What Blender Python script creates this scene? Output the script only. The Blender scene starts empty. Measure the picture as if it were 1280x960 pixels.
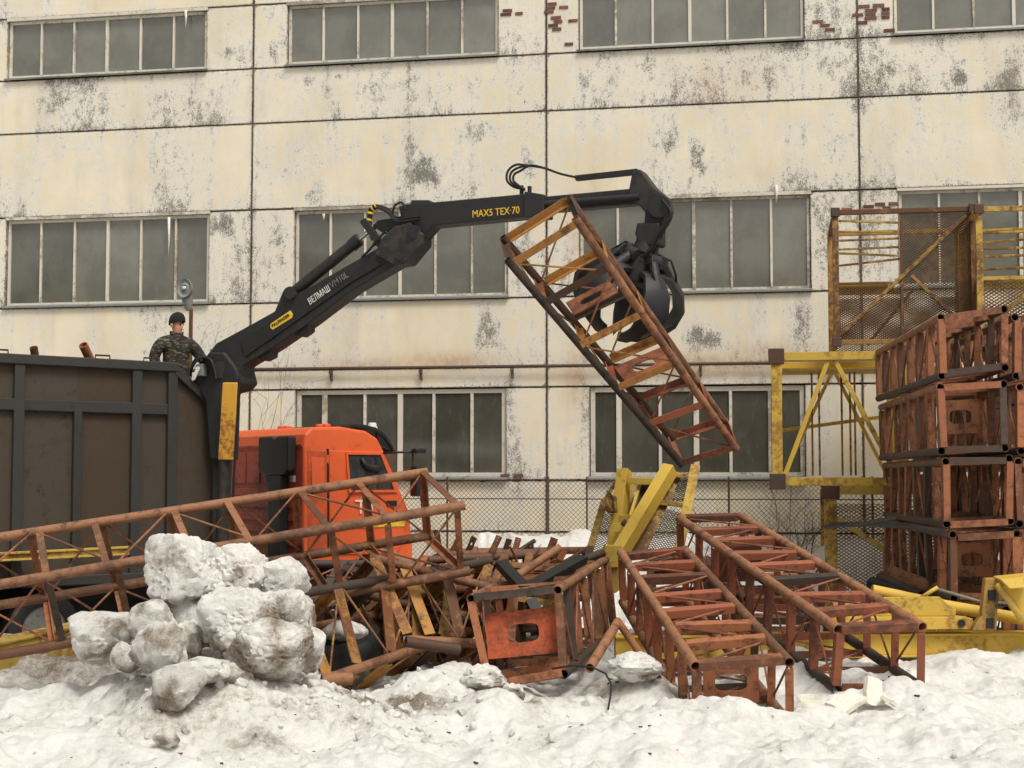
import bpy, bmesh, math, random
import numpy as np
from mathutils import Vector, Matrix, noise as mnoise

random.seed(7)
R = math.radians
sc = bpy.context.scene
COL = sc.collection

# ------------------------------------------------------------------ camera
FPX = 1900.0
PITCH = math.atan(120 / FPX)
CAM = Vector((0, 0, 2.6))
cam_d = bpy.data.cameras.new('camera')
cam_d.sensor_width = 36
cam_d.lens = 36 * FPX / 1280
cam_d.clip_end = 3000
cam_o = bpy.data.objects.new('camera', cam_d)
COL.objects.link(cam_o)
cam_o.location = CAM
cam_o.rotation_euler = (R(90) + PITCH, 0, 0)
sc.camera = cam_o

# ------------------------------------------------------------------ light
SUN_EL, SUN_AZ = R(58), R(28)          # high soft sun behind the cloud, from the right behind the camera
wd = bpy.data.worlds.new('World')
sc.world = wd
wd.use_nodes = True
wn = wd.node_tree
bg = wn.nodes['Background']
sky = wn.nodes.new('ShaderNodeTexSky')
sky.sky_type = 'NISHITA'
sky.sun_disc = False
sky.sun_elevation = SUN_EL
sky.sun_rotation = R(180) - SUN_AZ
sky.air_density = 1.0
sky.dust_density = 6.0
sky.ozone_density = 1.0
hs = wn.nodes.new('ShaderNodeHueSaturation')
hs.inputs['Saturation'].default_value = 0.18
wn.links.new(sky.outputs[0], hs.inputs['Color'])
tint = wn.nodes.new('ShaderNodeMixRGB')
tint.blend_type = 'MULTIPLY'
tint.inputs[0].default_value = 1
tint.inputs[2].default_value = (1.0, 0.972, 0.905, 1)
wn.links.new(hs.outputs[0], tint.inputs[1])
wn.links.new(tint.outputs[0], bg.inputs[0])
bg.inputs[1].default_value = 0.115
sl = bpy.data.lights.new('sun', 'SUN')
sl.energy = 1.5
sl.angle = R(16)
sl.color = (1, 0.965, 0.91)
so = bpy.data.objects.new('sun', sl)
COL.objects.link(so)
sdir = Vector((math.sin(SUN_AZ) * math.cos(SUN_EL), -math.cos(SUN_AZ) * math.cos(SUN_EL), math.sin(SUN_EL)))
so.rotation_euler = sdir.to_track_quat('Z', 'Y').to_euler()
so.location = (5, -5, 20)
sc.view_settings.view_transform = 'Standard'
sc.view_settings.look = 'None'
sc.view_settings.gamma = 1
sc.view_settings.exposure = 0.15
sc.render.engine = 'CYCLES'
sc.cycles.max_bounces = 6

# ------------------------------------------------------------------ survey helpers: photo bearing + distance -> place
FW = Vector((0, math.cos(PITCH), math.sin(PITCH)))
UPV = Vector((0, -math.sin(PITCH), math.cos(PITCH)))

def ray(px, py):
    return Vector((1, 0, 0)) * ((px - 640) / FPX) + UPV * ((480 - py) / FPX) + FW

def P(px, py, Y):
    d = ray(px, py)
    return CAM + d * (Y / d.y)

def hit(px, py, o, n):
    d = ray(px, py)
    return CAM + d * ((o - CAM).dot(n) / d.dot(n))

TH = R(10.3)
FE = Vector((math.cos(TH), -math.sin(TH), 0))
FN = Vector((math.sin(TH), math.cos(TH), 0))
W0 = Vector((0, 29.5, 0))

def FS(px, py):
    q = hit(px, py, W0, FN) - W0
    return q.dot(FE), q.z

# ------------------------------------------------------------------ numpy noise
_rs = np.random.RandomState(3)
_perm = _rs.permutation(512)
_perm = np.concatenate([_perm, _perm, _perm])
_val = _rs.rand(1600)

def vnoise(x, y, seed=0):
    x = np.asarray(x, float) + seed * 17.31
    y = np.asarray(y, float) + seed * 9.77
    xi = np.floor(x).astype(int)
    yi = np.floor(y).astype(int)
    fx = x - xi
    fy = y - yi
    fx = fx * fx * fx * (fx * (fx * 6 - 15) + 10)
    fy = fy * fy * fy * (fy * (fy * 6 - 15) + 10)
    def h(a, b):
        return _val[_perm[(_perm[a % 512] + b) % 512]]
    return (h(xi, yi) * (1 - fx) + h(xi + 1, yi) * fx) * (1 - fy) + (h(xi, yi + 1) * (1 - fx) + h(xi + 1, yi + 1) * fx) * fy

def fbm(x, y, o=4, seed=0):
    s = 0
    a = 0.5
    t = 0
    for i in range(o):
        s = s + a * vnoise(x * 2 ** i, y * 2 ** i, seed + i * 3)
        t += a
        a *= 0.55
    return s / t

# ------------------------------------------------------------------ materials
def lin(c):
    c = c / 255.0
    return c / 12.92 if c <= 0.04045 else ((c + 0.055) / 1.055) ** 2.4

def S(r, g, b):
    return (lin(r), lin(g), lin(b), 1)

class NT:
    def __init__(self, name, rough=0.7, metal=0.0):
        self.m = bpy.data.materials.new(name)
        self.m.use_nodes = True
        self.t = self.m.node_tree
        self.b = self.t.nodes['Principled BSDF']
        self.b.inputs['Roughness'].default_value = rough
        self.b.inputs['Metallic'].default_value = metal
        g = self.n('ShaderNodeNewGeometry')
        self.pos = g.outputs['Position']
        self.rnd = self.n('ShaderNodeObjectInfo').outputs['Random']

    def n(self, typ, **kw):
        x = self.t.nodes.new(typ)
        for k, v in kw.items():
            setattr(x, k, v)
        return x

    def l(self, a, b):
        self.t.links.new(a, b)

    def set(self, sock, v):
        if isinstance(v, (int, float, tuple)):
            sock.default_value = v
        else:
            self.l(v, sock)

    def math(self, op, a, b=0.0, c=None, clamp=False):
        x = self.n('ShaderNodeMath', operation=op)
        x.use_clamp = clamp
        self.set(x.inputs[0], a)
        self.set(x.inputs[1], b)
        if c is not None:
            self.set(x.inputs[2], c)
        return x.outputs[0]

    def noise(self, scale, detail=5, rough=0.6, stretch=None, vec=None, off=None):
        v = vec or self.pos
        if stretch:
            mp = self.n('ShaderNodeMapping')
            mp.inputs['Scale'].default_value = stretch
            self.l(v, mp.inputs[0])
            v = mp.outputs[0]
        x = self.n('ShaderNodeTexNoise')
        x.inputs['Scale'].default_value = scale
        x.inputs['Detail'].default_value = detail
        x.inputs['Roughness'].default_value = rough
        self.l(v, x.inputs['Vector'])
        return x.outputs['Fac']

    def step(self, v, a, b):
        x = self.n('ShaderNodeMapRange')
        x.interpolation_type = 'SMOOTHSTEP'
        self.set(x.inputs[0], v)
        self.set(x.inputs[1], a)
        self.set(x.inputs[2], b)
        return x.outputs[0]

    def mix(self, f, a, b, blend='MIX'):
        x = self.n('ShaderNodeMixRGB', blend_type=blend)
        self.set(x.inputs[0], f)
        self.set(x.inputs[1], a)
        self.set(x.inputs[2], b)
        return x.outputs[0]

    def attr(self, name):
        return self.n('ShaderNodeAttribute', attribute_name=name).outputs['Fac']

    def color(self, c):
        self.set(self.b.inputs['Base Color'], c)

    def rough(self, v):
        self.set(self.b.inputs['Roughness'], v)

    def bump(self, h, strength=0.3, dist=0.02):
        x = self.n('ShaderNodeBump')
        x.inputs['Strength'].default_value = strength
        x.inputs['Distance'].default_value = dist
        self.l(h, x.inputs['Height'])
        self.l(x.outputs[0], self.b.inputs['Normal'])

def rusty(name, paint, rust=S(96, 52, 32), grime=S(40, 30, 24), amt=0.5, gr=0.4, rough=0.72, var=0.35):
    """old paint with rust patches, dark grime and a little tone change from piece to piece"""
    t = NT(name, rough)
    a = t.noise(1.5, 7, 0.7)
    b = t.noise(11, 6, 0.72)
    c = t.noise(60, 3, 0.7)
    sh = t.math('MULTIPLY_ADD', t.rnd, 0.22, -0.11)
    f = t.math('ADD', t.math('ADD', t.math('MULTIPLY', a, 0.55), t.math('MULTIPLY', b, 0.45)), sh)
    fr = t.step(f, 0.60 - amt * 0.28, 0.72 - amt * 0.24)
    fade = t.mix(t.math('MULTIPLY', b, 0.5), paint, tuple(min(1, x * 1.35 + 0.02) for x in paint[:3]) + (1,))
    col = t.mix(fr, fade, rust)
    g2 = t.noise(5, 6, 0.7)
    fg = t.step(t.math('ADD', t.math('ADD', t.math('MULTIPLY', g2, 0.7), t.math('MULTIPLY', c, 0.3)), t.math('MULTIPLY', sh, -0.8)), 0.66 - gr * 0.25, 0.82 - gr * 0.25)
    col = t.mix(t.math('MULTIPLY', fg, 0.88), col, grime)
    val = t.math('MULTIPLY_ADD', t.math('FRACT', t.math('MULTIPLY', t.rnd, 7.31)), var, 1 - var / 2)
    mv = t.n('ShaderNodeHueSaturation')
    t.l(val, mv.inputs['Value'])
    t.l(col, mv.inputs['Color'])
    t.color(mv.outputs[0])
    t.rough(t.math('MULTIPLY_ADD', b, 0.35, rough - 0.2))
    t.bump(t.math('ADD', b, c), 0.35, 0.006)
    return t.m

def plain(name, c, rough=0.6, metal=0.0, var=0.25, nscale=12, bump=0.1):
    t = NT(name, rough, metal)
    a = t.noise(nscale, 5, 0.65)
    d = tuple(x * (1 - var) for x in c[:3]) + (1,)
    e = tuple(min(1, x * (1 + var)) for x in c[:3]) + (1,)
    t.color(t.mix(t.step(a, 0.3, 0.7), d, e))
    t.rough(t.math('MULTIPLY_ADD', a, 0.3, rough - 0.15))
    if bump:
        t.bump(a, bump, 0.01)
    return t.m

M = {}
M['orange'] = rusty('orange_rust_paint', S(150, 92, 58), S(98, 62, 42), amt=0.5, gr=0.48)
M['red'] = rusty('faded_red_paint', S(142, 80, 54), S(94, 58, 42), amt=0.45, gr=0.35)
M['mustard'] = rusty('mustard_rust_paint', S(158, 112, 50), S(104, 62, 32), amt=0.5, gr=0.4)
M['amber'] = rusty('amber_rust_paint', S(168, 118, 56), S(108, 68, 42), amt=0.4, gr=0.4)
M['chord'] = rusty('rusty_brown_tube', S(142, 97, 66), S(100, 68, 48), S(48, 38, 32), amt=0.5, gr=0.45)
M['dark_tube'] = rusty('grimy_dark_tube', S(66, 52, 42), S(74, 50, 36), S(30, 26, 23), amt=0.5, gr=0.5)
M['plate'] = rusty('bright_orange_plate', S(184, 84, 44), S(128, 66, 40), amt=0.28, gr=0.2, var=0.1)
M['stackred'] = rusty('brown_red_paint', S(140, 90, 56), S(92, 62, 42), S(42, 34, 28), amt=0.55, gr=0.45, var=0.5)
M['yellow'] = rusty('worn_yellow_paint', S(198, 164, 64), S(150, 112, 50), S(70, 58, 38), amt=0.2, gr=0.2, var=0.15)
M['oldyellow'] = rusty('dull_yellow_paint', S(178, 148, 66), S(110, 78, 42), S(62, 50, 34), amt=0.4, gr=0.4, var=0.25)
M['rustyellow'] = rusty('yellow_brown_paint', S(160, 124, 60), S(96, 60, 38), S(48, 38, 30), amt=0.6, gr=0.5, var=0.3)
M['black'] = rusty('black_machine_paint', S(26, 27, 29), S(56, 50, 45), S(16, 16, 17), amt=0.25, gr=0.3, rough=0.6, var=0.3)
M['rubber'] = plain('black_rubber', S(22, 22, 22), 0.6, 0, 0.3, 20)
M['chrome'] = plain('chrome_rod', S(190, 190, 188), 0.25, 0.9, 0.1, 5, 0)
M['binrib'] = rusty('dark_grey_bin_paint', S(46, 45, 42), S(52, 45, 37), S(29, 28, 26), amt=0.3, gr=0.4, var=0.1)
M['binpanel'] = rusty('brown_stained_bin_plate', S(62, 54, 43), S(68, 53, 39), S(36, 32, 27), amt=0.42, gr=0.4, var=0.12)
M['cab'] = rusty('orange_cab_paint', S(216, 92, 44), S(184, 80, 44), S(124, 66, 44), amt=0.3, gr=0.22, rough=0.5, var=0.05)
M['cab_dirt_shade'] = rusty('dirty_shaded_cab_paint', S(172, 72, 52), S(132, 58, 46), S(96, 48, 40), amt=0.4, gr=0.25, rough=0.6, var=0.06)  # rear wall: dirt, plus the shade of that side painted into the orange
M['trim'] = plain('black_plastic', S(30, 30, 31), 0.5, 0, 0.2, 30)
M['labelyellow'] = rusty('yellow_label_paint', S(226, 186, 50), S(180, 140, 60), S(80, 66, 40), amt=0.1, gr=0.15, var=0.0)
M['legyellow'] = rusty('outrigger_yellow_paint', S(214, 158, 52), S(140, 90, 46), S(70, 54, 36), amt=0.2, gr=0.25, var=0.0)
M['white'] = plain('white_paint', S(222, 220, 214), 0.6, 0, 0.1, 20)
M['frame'] = rusty('peeling_white_frame', S(206, 200, 186), S(150, 142, 128), S(96, 90, 80), amt=0.35, gr=0.25, var=0.1)
M['sill'] = rusty('grey_sheet_sill', S(122, 124, 120), S(98, 96, 90), S(70, 66, 60), amt=0.3, gr=0.3, var=0.1)
M['backing'] = plain('dark_joint', S(52, 44, 38), 0.9, 0, 0.5, 8)
M['concrete'] = plain('grey_concrete', S(128, 124, 116), 0.9, 0, 0.2, 6)
M['brick'] = rusty('exposed_brick', S(112, 74, 66), S(94, 62, 54), S(70, 48, 42), amt=0.4, gr=0.2, rough=0.9, var=0.4)
M['wire'] = plain('grey_fence_wire', S(92, 86, 78), 0.7, 0.2, 0.3, 10, 0)
M['darkpost'] = rusty('rusty_post', S(82, 66, 58), S(74, 48, 38), S(46, 38, 34), amt=0.5, gr=0.3)
M['twig'] = plain('bare_twig', S(88, 74, 62), 0.9, 0, 0.3, 10, 0)
M['skin'] = plain('skin', S(196, 140, 118), 0.55, 0, 0.08, 30, 0)
M['beanie'] = plain('black_knit', S(30, 29, 29), 0.95, 0, 0.2, 80, 0.4)
M['foam'] = plain('white_foam', S(226, 222, 208), 0.8, 0, 0.06, 14, 0.3)
M['meshmetal'] = rusty('rusty_expanded_metal', S(132, 100, 58), S(92, 64, 42), S(60, 50, 40), amt=0.5, gr=0.4)
M['greymesh'] = rusty('grey_expanded_metal', S(124, 116, 96), S(100, 90, 72), S(70, 64, 54), amt=0.4, gr=0.3)

def camo():
    t = NT('camouflage_cloth', 0.9)
    a = t.noise(9, 3, 0.6, (1, 1, 2.6))
    b = t.noise(13, 3, 0.6, (1, 1, 2.6))
    c = t.mix(t.step(a, 0.5, 0.53), S(52, 48, 40), S(34, 33, 31))
    c = t.mix(t.step(b, 0.56, 0.59), c, S(110, 100, 82))
    t.color(c)
    t.bump(t.noise(14, 4, 0.6), 0.6, 0.03)
    return t.m
M['camo'] = camo()

def pane_mat(name, c, dust_refl):  # dust and tone patches also stand in for reflections, put into the colour
    t = NT(name, 0.18)
    a = t.noise(1.3, 4, 0.6)
    b = t.noise(8, 5, 0.7, (1, 1, 0.35))
    v = t.math('MULTIPLY_ADD', t.rnd, 0.5, 0.75)
    base = t.mix(t.step(a, 0.35, 0.65), c, tuple(x * 1.35 for x in c[:3]) + (1,))
    base = t.mix(t.math('MULTIPLY', t.step(b, 0.5, 0.8), dust_refl), base, S(150, 146, 132))
    t.b.inputs['IOR'].default_value = 2.0
    h = t.n('ShaderNodeHueSaturation')
    t.l(v, h.inputs['Value'])
    t.l(base, h.inputs['Color'])
    t.color(h.outputs[0])
    t.rough(t.math('MULTIPLY_ADD', b, 0.14, 0.02))
    return t.m
M['pane'] = pane_mat('window_glass_dust_reflection', S(103, 102, 93), 0.25)
M['panelow'] = pane_mat('window_glass_dark_reflection', S(72, 71, 63), 0.2)  # lower panes: the darker reflection is put into the base colour
M['cabglass'] = pane_mat('cab_glass', S(44, 46, 46), 0.15)

def wall_mat():
    t = NT('peeling_cream_paint', 0.85)
    st = t.attr('stain')
    ru = t.attr('rust')
    lo = t.noise(0.7, 3, 0.6)
    hi = t.noise(9, 8, 0.72, (1, 1, 0.62))
    sp = t.noise(42, 5, 0.78, (1, 1, 0.8))
    streak = t.noise(5, 4, 0.6, (1, 1, 0.08))
    cream = t.mix(t.step(lo, 0.35, 0.65), S(228, 216, 189), S(236, 226, 203))
    cream = t.mix(t.math('MULTIPLY', t.step(streak, 0.5, 0.75), 0.3), cream, S(206, 193, 166))
    vhi = t.noise(70, 3, 0.7)
    m = t.math('ADD', st, t.math('MULTIPLY', t.math('SUBTRACT', hi, 0.5), 1.7))
    m = t.math('ADD', m, t.math('MULTIPLY', t.math('SUBTRACT', sp, 0.5), 1.1))
    m = t.math('ADD', m, t.math('MULTIPLY', t.math('SUBTRACT', streak, 0.5), 0.7))
    chalk = t.step(m, 0.14, 0.40)
    col = t.mix(t.math('MULTIPLY', chalk, 0.8), cream, S(224, 221, 212))
    grey = t.step(m, 0.46, 0.86)
    gcol = t.mix(t.step(vhi, 0.4, 0.62), S(116, 114, 108), S(176, 173, 162))
    col = t.mix(t.math('MULTIPLY', grey, 0.78), col, gcol)
    ms = t.math('ADD', st, t.math('MULTIPLY', t.math('SUBTRACT', sp, 0.5), 3.0))
    ms = t.math('ADD', ms, t.math('MULTIPLY', t.math('SUBTRACT', hi, 0.5), 1.2))
    dk = t.step(ms, 0.66, 0.92)
    col = t.mix(t.math('MULTIPLY', dk, 0.75), col, S(96, 92, 86))
    grime_ = t.noise(1.1, 5, 0.6, (1, 1, 0.35))
    col = t.mix(t.math('MULTIPLY', t.step(grime_, 0.5, 0.75), 0.25), col, S(170, 156, 130))
    rr = t.math('MULTIPLY', ru, t.math('MULTIPLY_ADD', hi, 1.6, -0.15), clamp=True)
    col = t.mix(rr, col, S(176, 128, 66))
    ed = t.attr('edge')
    e = t.step(t.math('ADD', ed, t.math('MULTIPLY', t.math('SUBTRACT', sp, 0.5), 1.2)), 0.7, 0.95)
    col = t.mix(t.math('MULTIPLY', e, 0.75), col, S(92, 80, 66))
    t.color(col)
    h = t.math('ADD', t.math('MULTIPLY', chalk, -0.5), t.math('ADD', hi, t.math('MULTIPLY', grey, -0.6)))
    t.bump(t.math('ADD', h, t.math('MULTIPLY', sp, 0.4)), 0.35, 0.012)
    return t.m
M['wall'] = wall_mat()

def snow_mat(name, dirt_lo, dirt_hi):
    t = NT(name, 0.6)
    d = t.attr('dirt')
    a = t.noise(1.6, 6, 0.65)
    b = t.noise(11, 7, 0.72)
    c = t.noise(55, 4, 0.7)
    f = t.math('ADD', t.math('ADD', t.math('MULTIPLY', a, 0.45), t.math('MULTIPLY', b, 0.40)), t.math('MULTIPLY', c, 0.15))
    f = t.math('ADD', f, t.math('MULTIPLY', d, 0.22))
    col = t.mix(t.step(f, dirt_lo - 0.14, dirt_lo + 0.08), S(228, 227, 223), S(206, 203, 197))
    col = t.mix(t.step(f, dirt_lo, dirt_hi), col, S(136, 124, 110))
    dk = t.step(t.math('ADD', f, t.math('MULTIPLY', t.math('SUBTRACT', c, 0.5), 0.5)), dirt_hi - 0.02, dirt_hi + 0.14)
    col = t.mix(t.math('MULTIPLY', dk, 0.85), col, S(70, 62, 54))
    t.color(col)
    t.b.inputs['Subsurface Weight'].default_value = 0.0
    t.bump(t.math('ADD', b, t.math('MULTIPLY', c, 0.6)), 0.6, 0.035)
    return t.m
M['snow'] = snow_mat('dirty_snow', 0.545, 0.72)
M['ice'] = snow_mat('packed_dirty_snow', 0.52, 0.70)

# ------------------------------------------------------------------ object helpers
def tag(o, label=None, cat=None, group=None, kind=None):
    if label: o['label'] = label
    if cat: o['category'] = cat
    if group: o['group'] = group
    if kind: o['kind'] = kind
    return o

def thing(name, label, cat, loc=(0, 0, 0), rotz=0.0, group=None):
    o = bpy.data.objects.new(name, None)
    o.empty_display_size = 0.3
    COL.objects.link(o)
    o.location = loc
    o.rotation_euler = (0, 0, rotz)
    o.matrix_basis = Matrix.Translation(Vector(loc)) @ Matrix.Rotation(rotz, 4, 'Z')
    return tag(o, label, cat, group)

def world_of(o):
    m = o.matrix_basis.copy()
    p = o.parent
    while p:
        m = p.matrix_basis @ m
        p = p.parent
    return m

class MB:
    def __init__(self):
        self.v = []
        self.f = []

    def add(self, vs, fs):
        k = len(self.v)
        self.v += [Vector(q) for q in vs]
        self.f += [tuple(i + k for i in q) for q in fs]
        return self

    def box(self, c, s, rot=None):
        c = Vector(c)
        vs = []
        for dx in (-.5, .5):
            for dy in (-.5, .5):
                for dz in (-.5, .5):
                    q = Vector((dx * s[0], dy * s[1], dz * s[2]))
                    vs.append(c + (rot @ q if rot else q))
        return self.add(vs, [(0, 1, 3, 2), (4, 6, 7, 5), (0, 4, 5, 1), (2, 3, 7, 6), (0, 2, 6, 4), (1, 5, 7, 3)])

    def span(self, a, b):
        a = Vector(a); b = Vector(b)
        return self.box((a + b) / 2, [abs(b[i] - a[i]) for i in range(3)])

    def prism(self, pts, off):
        pts = [Vector(q) for q in pts]
        off = Vector(off)
        n = len(pts)
        # keep outward normals
        nn = Vector((0, 0, 0))
        for i in range(n):
            nn += (pts[i] - pts[0]).cross(pts[(i + 1) % n] - pts[0])
        if nn.dot(off) > 0:
            pts = pts[::-1]
        vs = pts + [q + off for q in pts]
        fs = [tuple(range(n)), tuple(range(2 * n - 1, n - 1, -1))]
        for i in range(n):
            j = (i + 1) % n
            fs.append((j, i, i + n, j + n))
        return self.add(vs, fs)

    def tube(self, pts, r, n=10, caps=True):
        pts = [Vector(q) for q in pts]
        rs = r if isinstance(r, (list, tuple)) else [r] * len(pts)
        k = len(self.v)
        prev = None
        for i, q in enumerate(pts):
            d = (pts[min(i + 1, len(pts) - 1)] - pts[max(i - 1, 0)]).normalized()
            if prev is None:
                x = d.orthogonal().normalized()
            else:
                x = (prev - d * prev.dot(d)).normalized()
            prev = x
            y = d.cross(x)
            for j in range(n):
                a = 2 * math.pi * j / n
                self.v.append(q + (x * math.cos(a) + y * math.sin(a)) * rs[i])
        for i in range(len(pts) - 1):
            for j in range(n):
                a = k + i * n + j
                b = k + i * n + (j + 1) % n
                self.f.append((a, b, b + n, a + n))
        if caps:
            self.f.append(tuple(k + j for j in range(n - 1, -1, -1)))
            e = k + (len(pts) - 1) * n
            self.f.append(tuple(e + j for j in range(n)))
        return self

    def build(self, name, mat, parent=None, smooth=False, bevel=0, local=False, seg=2, angle=None):
        vs = self.v
        if parent is not None and not local:
            im = world_of(parent).inverted()
            vs = [im @ q for q in vs]
        me = bpy.data.meshes.new(name)
        me.from_pydata([tuple(q) for q in vs], [], self.f)
        me.materials.append(mat)
        if smooth:
            me.polygons.foreach_set('use_smooth', [True] * len(me.polygons))
            if angle:
                me.set_sharp_from_angle(angle=R(angle))
        me.update()
        o = bpy.data.objects.new(name, me)
        COL.objects.link(o)
        if parent is not None:
            o.parent = parent
        if bevel:
            md = o.modifiers.new('bevel', 'BEVEL')
            md.width = bevel
            md.segments = seg
            md.limit_method = 'ANGLE'
            md.angle_limit = R(35)
        return o

# ---- unit bars (length 1 along z), meshes shared between alike pieces
_bars = {}
def bar_mesh(kind, mat, a, b=0.0):
    key = (kind, mat.name, round(a, 4), round(b, 4))
    if key in _bars:
        return _bars[key]
    m = MB()
    if kind == 'tube':
        n = 14
        for r0, z0 in ((a, 0), (a, .33), (a, .66), (a, 1), (a * .82, 1), (a * .82, 0)):
            for j in range(n):
                t = 2 * math.pi * j / n
                m.v.append(Vector((r0 * math.cos(t), r0 * math.sin(t), z0)))
        for i in range(6):
            for j in range(n):
                p = i * n + j
                q = i * n + (j + 1) % n
                p2 = (p + n) % (6 * n)
                q2 = (q + n) % (6 * n)
                m.f.append((p, q, q2, p2))
    elif kind == 'rod':
        m.tube([(0, 0, 0), (0, 0, .5), (0, 0, 1)], a, 7)
    elif kind == 'angle':
        t = 0.012
        pts = [(-a / 2, 0, 0), (a / 2, 0, 0), (a / 2, b, 0), (a / 2 - t, b, 0), (a / 2 - t, t, 0), (-a / 2, t, 0)]
        m.prism(pts, (0, 0, 1))
    elif kind == 'channel':
        t = 0.012
        pts = [(-a / 2, 0, 0), (a / 2, 0, 0), (a / 2, b, 0), (a / 2 - t, b, 0), (a / 2 - t, t, 0), (-a / 2 + t, t, 0), (-a / 2 + t, b, 0), (-a / 2, b, 0)]
        m.prism(pts, (0, 0, 1))
    elif kind == 'flat':   # strap with bolt holes
        xs = [-a / 2, -0.011, 0.011, a / 2]
        zs = [0]
        for h in (.08, .17, .5, .83, .92):
            zs += [h - .014, h + .014]
        zs.append(1)
        idx = {}
        for s_, y in ((0, 0), (1, b)):
            for i, x in enumerate(xs):
                for k, z in enumerate(zs):
                    idx[s_, i, k] = len(m.v)
                    m.v.append(Vector((x, y, z)))
        def q(*ii):
            m.f.append(tuple(idx[i] for i in ii))
        K = len(zs) - 1
        for i in range(3):
            for k in range(K):
                if i == 1 and k % 2 == 1:
                    q((0, 1, k), (1, 1, k), (1, 1, k + 1), (0, 1, k + 1))
                    q((0, 2, k + 1), (1, 2, k + 1), (1, 2, k), (0, 2, k))
                    q((0, 1, k), (0, 2, k), (1, 2, k), (1, 1, k))
                    q((0, 1, k + 1), (1, 1, k + 1), (1, 2, k + 1), (0, 2, k + 1))
                    continue
                q((0, i, k), (0, i + 1, k), (0, i + 1, k + 1), (0, i, k + 1))
                q((1, i, k), (1, i, k + 1), (1, i + 1, k + 1), (1, i + 1, k))
        for k in range(K):
            q((0, 0, k), (0, 0, k + 1), (1, 0, k + 1), (1, 0, k))
            q((0, 3, k + 1), (0, 3, k), (1, 3, k), (1, 3, k + 1))
        for i in range(3):
            q((0, i + 1, 0), (0, i, 0), (1, i, 0), (1, i + 1, 0))
            q((0, i, K), (0, i + 1, K), (1, i + 1, K), (1, i, K))
    me = bpy.data.meshes.new(kind + '_bar')
    me.from_pydata([tuple(q) for q in m.v], [], m.f)
    me.materials.append(mat)
    if kind in ('tube', 'rod'):
        me.polygons.foreach_set('use_smooth', [True] * len(me.polygons))
        me.set_sharp_from_angle(angle=R(40))
    me.update()
    _bars[key] = me
    return me

def bar(name, p, q, kind, mat, a, b=0.0, out=None, parent=None):
    """a straight piece from p to q; out = direction its back faces"""
    p = Vector(p); q = Vector(q)
    z = q - p
    L = z.length
    z.normalize()
    y = Vector(out) if out is not None else z.orthogonal()
    y = y - z * y.dot(z)
    if y.length < 1e-4:
        y = z.orthogonal()
    y = -y.normalized()
    x = y.cross(z)
    m = Matrix((x, y, z)).transposed().to_4x4() @ Matrix.Diagonal((1, 1, L, 1))
    m.translation = p
    o = bpy.data.objects.new(name, bar_mesh(kind, mat, a, b))
    COL.objects.link(o)
    if parent is not None:
        o.parent = parent
        m = world_of(parent).inverted() @ m
    o.matrix_basis = m
    return o

def holed_plate(name, cen, ex, ey, w, h, hole, mat, parent, t=0.014, shift=(0, 0)):
    """steel plate w x h with one oval hole (hw,hh)"""
    N = 32
    ez = ex.cross(ey)
    outer, inner = [], []
    for i in range(N):
        a = 2 * math.pi * (i + .5) / N
        c, s = math.cos(a), math.sin(a)
        k = min(w / 2 / max(abs(c), 1e-6), h / 2 / max(abs(s), 1e-6))
        outer.append((c * k, s * k))
        e = 0.55
        inner.append((shift[0] + hole[0] / 2 * abs(c) ** e * math.copysign(1, c), shift[1] + hole[1] / 2 * abs(s) ** e * math.copysign(1, s)))
    # pull the nearest outer points to the corners
    for cx in (-w / 2, w / 2):
        for cy in (-h / 2, h / 2):
            j = min(range(N), key=lambda i: (outer[i][0] - cx) ** 2 + (outer[i][1] - cy) ** 2)
            outer[j] = (cx, cy)
    m = MB()
    for lay in (t / 2, -t / 2):
        for loop in (outer, inner):
            for x, y in loop:
                m.v.append(cen + ex * x + ey * y + ez * lay)
    for i in range(N):
        j = (i + 1) % N
        m.f += [(i, j, N + j, N + i), (2 * N + j, 2 * N + i, 3 * N + i, 3 * N + j), (j, i, 2 * N + i, 2 * N + j), (N + i, N + j, 3 * N + j, 3 * N + i)]
    return m.build(name, mat, parent)

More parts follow.
